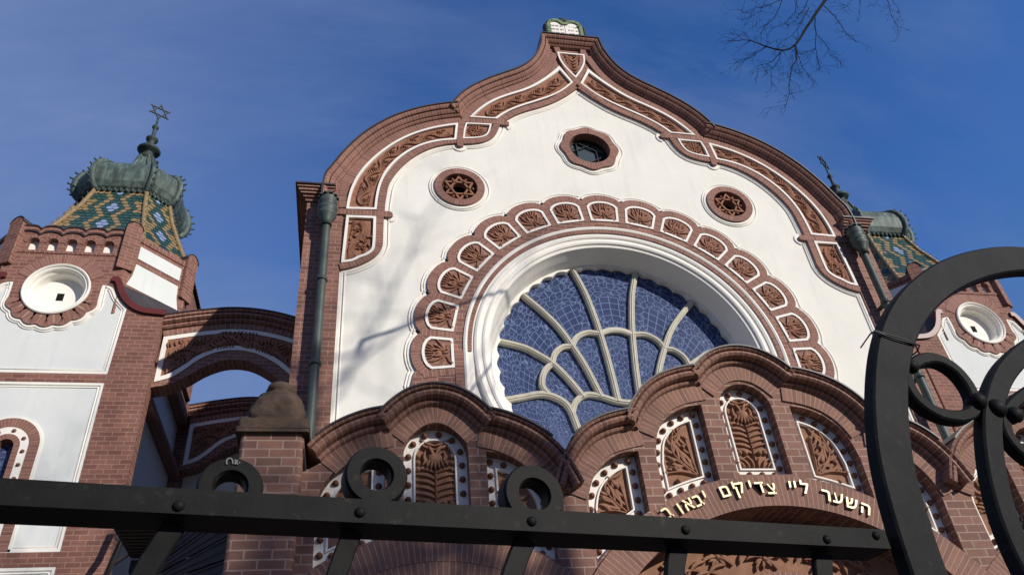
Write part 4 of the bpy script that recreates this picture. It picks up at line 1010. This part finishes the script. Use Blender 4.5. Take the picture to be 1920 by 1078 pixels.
    for i in range(8):
        for r in range(rows):
            z1 = 10.6 + (r + 1.35) * dz; z0 = 10.6 + r * dz; a0 = pr_at(max(10.56, z0)) + .018; a1 = pr_at(min(13.12, z1))
            (xa, ya), (xb, yb) = ov(a0)[i - 1], ov(a0)[i]; (xc_, yc), (xd, yd) = ov(a1)[i - 1], ov(a1)[i]
            L0 = math.hypot(xb - xa, yb - ya); L1 = math.hypot(xd - xc_, yd - yc); hw_ = L0 / 2
            j0 = int(hw_ / tw_) + 1
            for j in range(-j0, j0 + 1):
                off = j + (.5 if r % 2 else 0); u0, u1 = (off - .5) * tw_, (off + .5) * tw_
                if max(abs(u0), abs(u1)) > hw_ + .05: continue
                u0, u1 = max(-hw_, u0), min(hw_, u1)
                if u1 - u0 < .02: continue
                cu = round(off); d = None
                # diamonds with a pale flower in the heart
                best = 9
                for cr in (3, 9, 15, 21):
                    du, dr = abs(off), abs(r - cr); best = min(best, du * 1.0 + dr * .62)
                if best < 1.05: mt = 2
                elif best < 1.95: mt = 1
                elif best < 2.9: mt = 0
                elif best < 3.6 : mt = 1
                elif hw_ - abs(off * tw_) < .26 and (r // 2) % 3 != 0: mt = 0
                else: mt = 1
                ux, uy = (xb - xa) / L0, (yb - ya) / L0; mx0, my0 = (xa + xb) / 2, (ya + yb) / 2; mx1, my1 = (xc_ + xd) / 2, (yc + yd) / 2; k1 = 1.0
                P = lambda u, t: (TX + mx0 + (mx1 - mx0) * t + ux * u, TC + my0 + (my1 - my0) * t + uy * u, z0 + (z1 - z0) * t)
                w_ = u1 - u0; c = (u0 + u1) / 2
                mb.add([P(c - w_ * .49, 1), P(c - w_ * .49, .3), P(c - w_ * .3, .06), P(c, -.02), P(c + w_ * .3, .06), P(c + w_ * .49, .3), P(c + w_ * .49, 1)], [list(range(7))], mt)
    rf = B(mb, 'tiled_roof', [M_TY, M_TG, M_TB], tw)
    mb = MB()
    for i in range(8):
        pts = [(TX + ov(a + .02)[i][0], TC + ov(a + .02)[i][1], z) for a, z in [(pr_at(10.85), 10.85)] + prof[1:]]; mb.tube(pts, .052, 7)
        for k in range(14):
            t = k / 13 * (len(pts) - 1); q = min(int(t), len(pts) - 2); f_ = t - q; P = [pts[q][m] + (pts[q + 1][m] - pts[q][m]) * f_ for m in range(3)]
            mb.lathe((P[0], P[1], P[2]), [(.06, -.03), (.066, 0), (.05, .03)], 7)
            dx, dy = P[0] - TX, P[1] - TC; l_ = math.hypot(dx, dy); mb.tube([P, (P[0] + dx / l_ * .085, P[1] + dy / l_ * .085, P[2] + .05)], [.016, .006], 4)
    B(mb, 'ridge_tiles', M_TY, rf)
    # copper dome
    dp = [(0.94, 13.1), (0.97, 13.121), (0.97, 13.185), (1.02, 13.227), (1.09, 13.354), (1.12, 13.524), (1.11, 13.704), (1.05, 13.895), (0.94, 14.043), (0.78, 14.149), (0.6, 14.245), (0.44, 14.372), (0.31, 14.573), (0.21, 14.838), (0.15, 15.135)]
    mb = MB(); vs = []
    for a, z in dp: vs += [(TX + x, TC + y, z) for x, y in ov(a)]
    mb.add(vs, [[r * 8 + i, r * 8 + (i + 1) % 8, r * 8 + 8 + (i + 1) % 8, r * 8 + 8 + i] for r in range(len(dp) - 1) for i in range(8)])
    dm = B(mb, 'copper_dome', M_COPPER, tw)
    mb = MB(); mc = MB()
    for i in range(8):
        pts = [(TX + ov(a + .015)[i][0], TC + ov(a + .015)[i][1], z) for a, z in dp[2:]]
        mb.tube(pts, [.075] * 7 + [.06, .05, .045, .04, .035, .03], 8)
        for (a, z) in dp[3:12]:
            for aa in (0,):
                x, y = ov(a + .06)[i]; l_ = math.hypot(x, y); mc.tube([(TX + x, TC + y, z), (TX + x * (1 + .09 / l_), TC + y * (1 + .05 / l_), z + .02), (TX + x * (1 + .1 / l_), TC + y * (1 + .055 / l_), z + .055)], [.02, .022, .008], 5)
        (xa, ya), (xb, yb) = ov(.99)[i - 1], ov(.99)[i]; n = 9 if i % 2 == 0 else 6
        for k in range(n):
            t = (k + .5) / n; mc.lathe((TX + xa + (xb - xa) * t, TC + ya + (yb - ya) * t, 13.12), [(.001, -.03), (.035, -.02), (.04, .03), (.03, .08), (.001, .1)], 6)
    mb.add(mc.v, mc.f, 1, None, True); B(mb, 'dome_rib', [M_COPPER, M_COPDK], dm)
    mb = MB(); mb.lathe((TX, TC, 15.08), [(.15, 0), (.17, .05), (.2, .08), (.2, .12), (.14, .15), (.12, .25), (.15, .3), (.24, .33), (.28, .38), (.24, .44), (.14, .47), (.1, .52), (.085, .72), (.14, .76), (.15, .81), (.09, .86), (.05, .9), (.045, 1.2), (.08, 1.23), (.08, 1.28), (.03, 1.32), (.025, 1.62), (.001, 1.64)], 14)
    sp = B(mb, 'spire', M_COPDK, tw)
    mb = MB(); R_ = .26
    for k in (0, 1):
        tri = [(R_ * sin(2 * pi * j / 3 + k * pi), 16.94 + R_ * cos(2 * pi * j / 3 + k * pi)) for j in range(3)]
        mb.plate(tri, -.018 + .004 * k, .018 + .004 * k, [offset(tri, .022)], back=True)
        for x, z in tri: mb.lathe((x, 0, z), [(.001, -.035), (.03, 0), (.001, .035)], 7)
    rz(mb, math.radians(30 if s == 1 else -30), TX, TC); B(mb, 'star_finial', M_COPDK, sp)
for s in (1, -1): tower(s)
# ================================================================== side yard between tower and porch: slatted canopy
xl_ = at(212, 1020, 9.3)[0]; yf_, sl0, sl1 = 9.0, at(320, 978, 1)[1], at(320, 1046, 1)[1]
zc = yf_ * sl0; yk = zc / sl1
mb = MB(); ns2 = 11
for k in range(ns2):
    y = yf_ + (yk - yf_) * k / ns2; mb.box(xl_, -4.9, y, y + (yk - yf_) / ns2 * .62, zc, zc + .04)
mb.box(xl_ - .02, -4.9, yf_ - .03, yk + .1, zc + .041, zc + .07); mb.box(xl_, -4.9, yk, yk + .08, zc - .16, zc - .01)
cn = mb.build('slatted_canopy', M_WOOD, SYN)
mb = MB(); mb.plate([(xl_, -1.6), (-4.9, -1.6), (-4.9, zc - .01), (xl_, zc - .01)], yk + .1, yk + .2, [[(xl_ + .12, 1.2), (xl_ + .95, 1.2), (xl_ + .95, zc - .35), (xl_ + .12, zc - .35)]]); mb.plate([(xl_ + .12, 1.2), (xl_ + .95, 1.2), (xl_ + .95, zc - .35), (xl_ + .12, zc - .35)], yk + .16, yk + .18); mb.build('yard_wall', M_WHITE, SYN)
mb = MB()
for k in range(7):
    a0, a1 = k / 7, (k + 1) / 7
    P = lambda t, u: (-6.15 + .9 * t, 7.75 + .15 * u, 2.35 + (.95 * t + .12) * (1 - u * .75) + .03 * (k % 2))
    mb.add([P(0, a0), P(1, a0), P(1, a1), P(0, a1)], [[0, 1, 2, 3]]); mb.tube([P(0, a0), P(1, a0)], .012, 5)
mb.box(-6.2, -5.25, 7.92, 8.4, 2.2, 2.36); mb.build('seamed_lean_to_roof', M_ZINC, SYN)
mb = MB(); q = [(-7.62, 12.5, 4.9), (-7.55, 12.3, 4.6), (-7.3, 11.6, 4.3), (-7.62, 12.4, 4.1), (-7.66, 12.6, 3.6), (-7.66, 12.62, -1.5)]; mb.tube(q, .045, 8)
mb.tube([(-5.9, 11.9, 5.0), (-7.0, 12.2, 4.6), (-7.62, 12.5, 4.25)], .03, 7); mb.build('drain_pipe', M_FLASH, SYN)

mb = MB(); mb.plate([(-7.7, -1.6), (-4.96, -1.6), (-4.96, 8.3), (-7.7, 8.3)], 16.57, 16.8); mb.build('link_wall', M_WHITE, SYN)
# ================================================================== IRON FENCE (local frame: x along the fence, y away from the eye, z up)
FH = .45; FD = 2.38 * FH; FT = math.atan(.17)
FEN = empty('iron_fence', (CX, FD, 0), 'black wrought iron fence with riveted rail, small rings and a large scroll', 'fence'); FEN.rotation_euler = (0, 0, FT)
def fp(px, py, off=0.):
    """sight line meets the fence plane (set back by off) -> (u along the fence, height above ground)"""
    d = ray(px, py); t = (FD + off / cos(FT)) / (d.y - .17 * d.x); X, Yy = d.x * t, d.y * t
    u = X * cos(FT) + (Yy - FD) * sin(FT); return (u, d.z * t + ZC)
def fpt(pts, off=0., o=None): return [fp(*(p if o is None else (o[0] + p[0] * o[2], o[1] + p[1] * o[2])), off) for p in pts]
def bar_prof(w, d, r=.004): return [(-w, r), (-w + r, 0), (w - r, 0), (w, r), (w, d - r), (w - r, d), (-w + r, d), (-w, d - r)]
RT = fp(800, 942)[1]; RB = fp(0, 946)[1]; RDp = .062
mb = MB(); u1 = fp(1668, 1020)[0]; mb.box(-1.2, u1, 0, RDp, RB, RT)
bm_ = mb; rail = mb.build('top_rail', M_IRON, FEN, True)
for px, py, dia in ((705, 893, 117), (1000, 929, 110), (430, 922, 124)):
    u, z = fp(px, py, .02 if px != 430 else .05); u2 = fp(px + dia / 2, py, .02 if px != 430 else .05)[0]; R_ = u2 - u; mb = MB(); w_ = R_ * .52
    mb.sweep(arc(u, z, R_, 0, 360, 40)[:-1], [(0, .006), (.003, 0), (w_ - .003, 0), (w_, .006), (w_, .034), (w_ - .003, .04), (.003, .04), (0, .034)], True, close_prof=True)
    mb.shift(0, .012 if px != 430 else .03, 0); rg = mb.build('ring', M_IRON, FEN, True)
    if px == 430:
        mb = MB()
        for q in ([(852, 664), (850, 652), (856, 642), (866, 640), (873, 648), (874, 662)], [(884, 646), (883, 664)], [(884, 656), (893, 648)], [(886, 656), (893, 664)], [(896, 658), (902, 656)]):
            pp = fpt([(x * .4992, 540 + y * .4992) for x, y in q], .03)
            for a, b in zip(pp, pp[1:]): mb.band([a, b], -.0009, .0009, .0275, .029)
        mb.build('chalk_scribble', M_CHALK, rg, True)
for tx, ty, bx, by, w_ in ((326, 985, 262, 1090, 50), (660, 1000, 628, 1090, 42), (985, 1015, 958, 1090, 40), (1272, 1035, 1266, 1090, 36), (1545, 1045, 1548, 1090, 34)):
    (u, z), (ub, zb) = fp(tx, ty, .03), fp(bx, by, .03); uw = fp(tx + w_ / 2, ty, .03)[0] - u
    k_ = (ub - u) / (zb - z); pth = cat([(u - k_ * (z - RB), RB - .001), (u + k_ * (zb - z), zb), (u + k_ * (zb - z) * 2.0, zb - .13), (u + k_ * (zb - z) * 2.3, zb - .4), (u + k_ * (zb - z) * 1.6, zb - .8), (u + k_ * (zb - z) * 1.5, .25)], .03, 0)
    mb = MB(); mb.sweep(pth, bar_prof(uw * .9, .014, .002), close_prof=True); mb.shift(0, .028, 0); mb.build('bar', M_IRON, FEN, True)
for px, py in ((335, 948), (675, 960), (997, 977), (1285, 993), (1550, 1011), (1642, 1004)):
    u, z = fp(px, py); mb = MB(); mb.dome((u, 0, z), .0078, .006, 0, 12, 4); mb.build('rivet', M_IRON, rail, True)
# the large scroll
O = (1580, 420, .6104)
big = cat(fpt([(300, 1180), (250, 1078), (214, 945), (175, 835), (146, 700), (133, 560), (143, 395), (168, 318), (228, 222), (320, 152), (440, 117), (557, 105), (680, 125), (790, 190), (870, 300)], 0, O), .02)
big = [(big[0][0] + .12, .3)] + big
wb = .041
mb = MB(); mb.sweep(big, bar_prof(wb, .034), close_prof=True); mb.shift(0, -.012, 0); scr = mb.build('scroll_frame', M_IRON, FEN, True)
lp = cat(fpt([(214, 432), (250, 402), (300, 398), (360, 432), (405, 488), (424, 540), (420, 572), (380, 592), (300, 580), (238, 535), (208, 480), (206, 450)], .0, O), .012)
mb = MB(); mb.sweep(lp, bar_prof(.0135, .03), close_prof=True); mb.shift(0, .004, 0); mb.build('loop', M_IRON, FEN, True)
vs_ = cat(fpt([(640, 340), (557, 388), (502, 445), (472, 520), (461, 600), (468, 700), (490, 830), (530, 950), (590, 1070), (640, 1150)], 0, O), .02)
mb = MB(); mb.sweep(vs_, bar_prof(.024, .034), close_prof=True); mb.build('curved_bar', M_IRON, FEN, True)
l2 = cat(fpt([(640, 470), (557, 520), (516, 560), (508, 600), (525, 650), (557, 690), (640, 740)], 0, O), .015)
mb = MB(); mb.sweep(l2, bar_prof(.0135, .03), close_prof=True); mb.shift(0, .006, 0); mb.build('loop', M_IRON, FEN, True)
for (x, y), r in (((418, 543), .019), ((474, 566), .022), ((530, 585), .019), ((214, 436), .016)):
    u, z = fp(O[0] + x * O[2], O[1] + y * O[2]); mb = MB(); mb.dome((u, .002, z), r, r * .9, 0, 14, 4); mb.lathe((u, .012, z), [(.001, -r * .9), (r * .8, -r * .6), (r, 0), (r * .8, r * .6), (.001, r * .9)], 12); mb.build('collar', M_IRON, FEN, True)
# wire twisted round the scroll: it only hangs there
WIR = MB(); a, b = fp(O[0] + 82 * O[2], O[1] + 343 * O[2]), fp(O[0] + 220 * O[2], O[1] + 385 * O[2])
for k in range(2):
    pts = [(a[0] - .004, .03, a[1] - .012), (a[0] - .006, -.01, a[1] - .002), (a[0] + .004, -.0165, a[1] + .003 * k)] + [(a[0] + (b[0] - a[0]) * t, -.0165, a[1] + (b[1] - a[1]) * t + (.004 if k else -.003) * sin(pi * t)) for t in (.25, .5, .75)] + [(b[0], -.0165, b[1]), (b[0] + .006, 0, b[1] - .004), (b[0] - .006, .03, b[1] - .012)]
    WIR.tube(pts, .0017, 6)
wr = WIR.build('wire', M_LEAD, None, True); wr.location = (CX, FD, 0); wr.rotation_euler = (0, 0, FT); wr['label'] = 'thin dark wire twisted round the large black iron scroll'; wr['category'] = 'wire'

# ================================================================== BARE TREE: trunk out of the picture, branches reach over the yard
TR = empty('bare_tree', (CX + 12.6, -6.2, 0), 'leafless tree whose dark twigs hang against the blue sky beside the gable', 'tree')
rt = random.Random(5)
def twig(mb, p, d, L, r, depth, spread=.55, droop=.05):
    n = max(3, int(L / .12)); pts = [p]; rad = [r]; q = Vector(p); dd = Vector(d).normalized()
    for i in range(n):
        dd = (dd + Vector((rt.gauss(0, .12), rt.gauss(0, .12), rt.gauss(0, .12) - droop * .3))).normalized(); q = q + dd * L / n
        pts.append(q.copy()); rad.append(max(.0014, r * (1 - .75 * (i + 1) / n)))
        if depth and i > 0 and rt.random() < (.85 if depth > 1 else .7):
            side = dd.cross(Vector((rt.gauss(0, 1), rt.gauss(0, 1), rt.gauss(0, 1)))).normalized()
            twig(mb, q, dd * (1 - spread * .5) + side * spread * rt.uniform(.6, 1.2), L * rt.uniform(.35, .6) * (1 - .35 * i / n), max(.0014, rad[-1] * .62), depth - 1, spread, droop)
    mb.tube(pts, rad, 5 if r > .012 else 3, caps=False)
base = Vector((CX + 12.6, -6.2, -ZC)); top = Vector((CX + 12.1, -6.0, 15.0))
mb = MB(); mb.tube([base + Vector((0, 0, -.2)), base + Vector((0, 0, .4)), base + Vector((.05, .05, 4)), base + Vector((-.05, .1, 9)), top], [.42, .30, .22, .16, .07], 14); mb.build('trunk', M_BARK, TR)
# the limb that reaches into the picture, surveyed along its course
def br(px, py, dpt): x, z = at(px, py, dpt); return Vector((x, dpt, z))
Q = lambda x, y: (1340 + x * .2041, y * .2041)
def visible_limb():
    mb = MB()
    main = [(1020, 0), (940, 110), (890, 190), (840, 260), (790, 345), (740, 415), (690, 450), (630, 465), (560, 455), (470, 430), (330, 375), (260, 368), (190, 378)]
    P = [br(*Q(x, y), 5.2 - .0004 * (1020 - x)) for x, y in main]
    start = [top, Vector((CX + 11.48, -4.4, 14.35)), Vector((CX + 10.6, -3.3, 13.75)), Vector((CX + 7.0, 1.2, 11.3)), Vector((CX + 4.9, 3.9, 10.0)), br(1575, -110, 5.1)]
    mb.tube(start + P, [.036, .035, .034, .032, .03, .025] + [.022, .020, .018, .0165, .015, .014, .011, .0105, .0095, .008, .0055, .004, .0025], 7)
    subs = [([(740, 420), (755, 480), (755, 550), (712, 605), (700, 680), (685, 770), (690, 860), (660, 960)], .0125), ([(760, 470), (790, 570), (825, 640), (870, 690)], .005), ([(620, 470), (560, 530), (480, 590), (390, 610)], .009), ([(605, 490), (560, 600), (510, 640), (515, 750)], .006), ([(470, 435), (400, 480), (330, 530), (260, 560)], .006), ([(925, 170), (932, 300), (925, 440), (945, 560), (965, 625)], .009), ([(925, 445), (880, 470), (835, 500)], .005), ([(1000, 55), (1090, 140), (1160, 230), (1220, 320), (1300, 380)], .007), ([(870, 70), (800, 200), (710, 330), (610, 390)], .007), ([(620, 0), (570, 130), (490, 220), (430, 300), (430, 390)], .008), ([(640, -10), (500, 50), (380, 70), (345, 100)], .006), ([(760, -10), (740, 110), (650, 210), (540, 260)], .007), ([(330, 372), (280, 310), (190, 325)], .004), ([(720, -20), (800, 120), (930, 100)], .004), ([(470, 0), (420, 110), (320, 170)], .005),
            ([(1270, -10), (1220, 60), (1180, 45)], .004), ([(1330, -20), (1330, 90)], .005), ([(1580, -10), (1610, 90), (1650, 190), (1690, 290)], .006), ([(1620, -10), (1690, 80), (1700, 150)], .004), ([(1500, 0), (1470, 60)], .004), ([(280, 0), (250, 100)], .004), ([(860, -20), (820, 90), (760, 160), (680, 230)], .006), ([(950, 330), (1010, 400), (1045, 480), (1100, 520)], .005)]
    for pl, r in subs:
        dp = 5.1 + rt.uniform(-.25, .25) if min(y for _, y in pl) <= 0 else None
        pts = []
        for i, (x, y) in enumerate(pl):
            D = dp if dp else 5.2 - .0004 * (1020 - pl[0][0]) + (.05 * i if pl[0][0] % 20 else -.05 * i); pts.append(br(*Q(x, y), D))
        sm = []
        for a, b in zip(pts, pts[1:]): sm += [a, a.lerp(b, .5) + Vector((rt.gauss(0, .008), rt.gauss(0, .008), rt.gauss(0, .008)))]
        sm.append(pts[-1]); n = len(sm); mb.tube(sm, [max(.0016, .8 * r * (1 - .7 * i / (n - 1))) for i in range(n)], 5)
        for i in range(1, n):
            d = (sm[i] - sm[i - 1]).normalized()
            for _ in range(2 if i > n // 3 else 1):
                v = (d * .8 + Vector((rt.gauss(0, .5), rt.gauss(0, .25), rt.gauss(-.12, .45)))).normalized(); twig(mb, sm[i], v, rt.uniform(.09, .24), .0024, 2, .7, .1)
    for i in range(5, len(P)):
        for _ in range(2): twig(mb, P[i], Vector((rt.gauss(-.3, .5), rt.gauss(0, .3), rt.gauss(-.3, .5))), rt.uniform(.12, .28), .0032, 1, .7, .1)
    mb.build('branch', M_BARK, TR)
visible_limb()
# the rest of the crown (above and behind the eye): it throws the soft twig shadows on the facade
for k in range(22):
    low = k >= 8
    a = 2 * pi * k / 8 + .3; L = rt.uniform(2.2, 3.0) * 1.7
    if low:
        a = pi + rt.uniform(-.5, .5); p0 = Vector((CX + 12.45, -6.1, 6.8 + .24 * (k - 8))); d = Vector((cos(a), sin(a) * .8, .35)).normalized(); L = rt.uniform(2.6, 4.2)
    else: p0 = Vector((CX + 12.2, -6.0, 11.5 + rt.random() * 3)); d = Vector((cos(a) * .6, sin(a) * .6, .8)).normalized()
    mb = MB(); pts = [p0]; r0 = .05 if low else .036; rad = [r0]; dd = d; n = 10
    for i in range(n):
        dd = (dd + Vector((rt.gauss(0, .13), rt.gauss(0, .13), rt.gauss(0, .08)))).normalized(); pts.append(pts[-1] + dd * L / n); rad.append(r0 * (1 - .85 * (i + 1) / n))
        if i > 1:
            for _ in range(4 if low else 2): twig(mb, pts[-1], dd * .8 + Vector((rt.gauss(0, .7), rt.gauss(0, .7), rt.gauss(.1, .5))), rt.uniform(.7, 1.5), max(.013 if low else .008, rad[-1] * .6), 2, .6, .02)
    mb.tube(pts, rad, 7); mb.build('branch', M_BARK, TR)
# ================================================================== ground, light, camera
mb = MB(); mb.add([(x, y, -1.6) for x, y in ((-300, -300), (300, -300), (300, 300), (-300, 300))], [[0, 1, 2, 3]])
gr = mb.build('ground', M_GRND); gr['kind'] = 'structure'
mb = MB(); mb.box(-40, 40, -4, 6.5, -1.62, -1.55); pv = mb.build('pavement', M_PAVE); pv['kind'] = 'structure'
SUN = Vector((.80, -1.0, .55)).normalized()
l = bpy.data.lights.new('sun', 'SUN'); l.energy = 4.7; l.angle = math.radians(.55); l.color = (1, .94, .85)
so = bpy.data.objects.new('sun', l); C.objects.link(so); so.rotation_euler = (-SUN).to_track_quat('-Z', 'Y').to_euler(); so.location = SUN * 60
w = bpy.data.worlds.new('World'); bpy.context.scene.world = w; w.use_nodes = True; nt = w.node_tree; bg = nt.nodes['Background']
sky = nt.nodes.new('ShaderNodeTexSky'); sky.sky_type = 'NISHITA'; sky.sun_disc = False
sky.sun_elevation = math.asin(SUN.z); sky.sun_rotation = math.atan2(SUN.x, SUN.y); sky.altitude = 100; sky.air_density = 1.0; sky.dust_density = .3; sky.ozone_density = 4
tc = nt.nodes.new('ShaderNodeTexCoord'); mp = nt.nodes.new('ShaderNodeMapping'); mp.inputs['Rotation'].default_value = (0.5, .3, .9); mp.inputs['Scale'].default_value = (1.2, 5.5, 3)
nt.links.new(tc.outputs['Generated'], mp.inputs[0]); n1 = noise(nt, mp.outputs[0], 1.6, 9, .62)
n2 = noise(nt, tc.outputs['Generated'], 1.7, 3)
mu = N(nt, 'ShaderNodeMath', operation='MULTIPLY'); nt.links.new(ramp(nt, n1, [(.40, g(0)), (.70, g(1))]).outputs[0], mu.inputs[0]); nt.links.new(ramp(nt, n2, [(.34, g(.08)), (.60, g(.6))]).outputs[0], mu.inputs[1])
hs = nt.nodes.new('ShaderNodeHueSaturation'); hs.inputs['Saturation'].default_value = 1.16; hs.inputs['Value'].default_value = 1.9; nt.links.new(sky.outputs[0], hs.inputs['Color'])
col = mixc(nt, 1., hs.outputs[0], (.68, .71, .90, 1), 'MULTIPLY')
col = mixc(nt, 1., col, (.95, 1.65, 4.4, 1), 'DARKEN')
sx_ = N(nt, 'ShaderNodeSeparateXYZ'); nt.links.new(tc.outputs['Generated'], sx_.inputs[0])
hz_ = N(nt, 'ShaderNodeMath', operation='MULTIPLY_ADD', use_clamp=True); nt.links.new(sx_.outputs[0], hz_.inputs[0]); hz_.inputs[1].default_value = -1.15; hz_.inputs[2].default_value = .10
ad_ = N(nt, 'ShaderNodeMath', operation='MULTIPLY_ADD', use_clamp=True); nt.links.new(mu.outputs[0], ad_.inputs[0]); ad_.inputs[1].default_value = .85; nt.links.new(hz_.outputs[0], ad_.inputs[2])
col = mixc(nt, ad_.outputs[0], col, (2.0, 2.75, 5.0, 1)); nt.links.new(col, bg.inputs[0]); bg.inputs[1].default_value = .1
cam = bpy.data.cameras.new('camera'); cam.sensor_width = 36; cam.lens = FOC / 1920 * 36; cam.clip_start = .05; cam.clip_end = 2000
co = bpy.data.objects.new('camera', cam); C.objects.link(co)
r, f, u = RC @ Vector((1, 0, 0)), RC @ Vector((0, 1, 0)), RC @ Vector((0, 0, 1))
m = Matrix.Identity(4)
for i in range(3): m[i][0], m[i][1], m[i][2] = r[i], u[i], -f[i]
m[0][3], m[1][3], m[2][3] = CX, 0, ZC; co.matrix_world = m
sc_ = bpy.context.scene; sc_.camera = co
sc_.view_settings.view_transform = 'Standard'; sc_.view_settings.look = 'None'; sc_.view_settings.exposure = 0; sc_.view_settings.gamma = 1
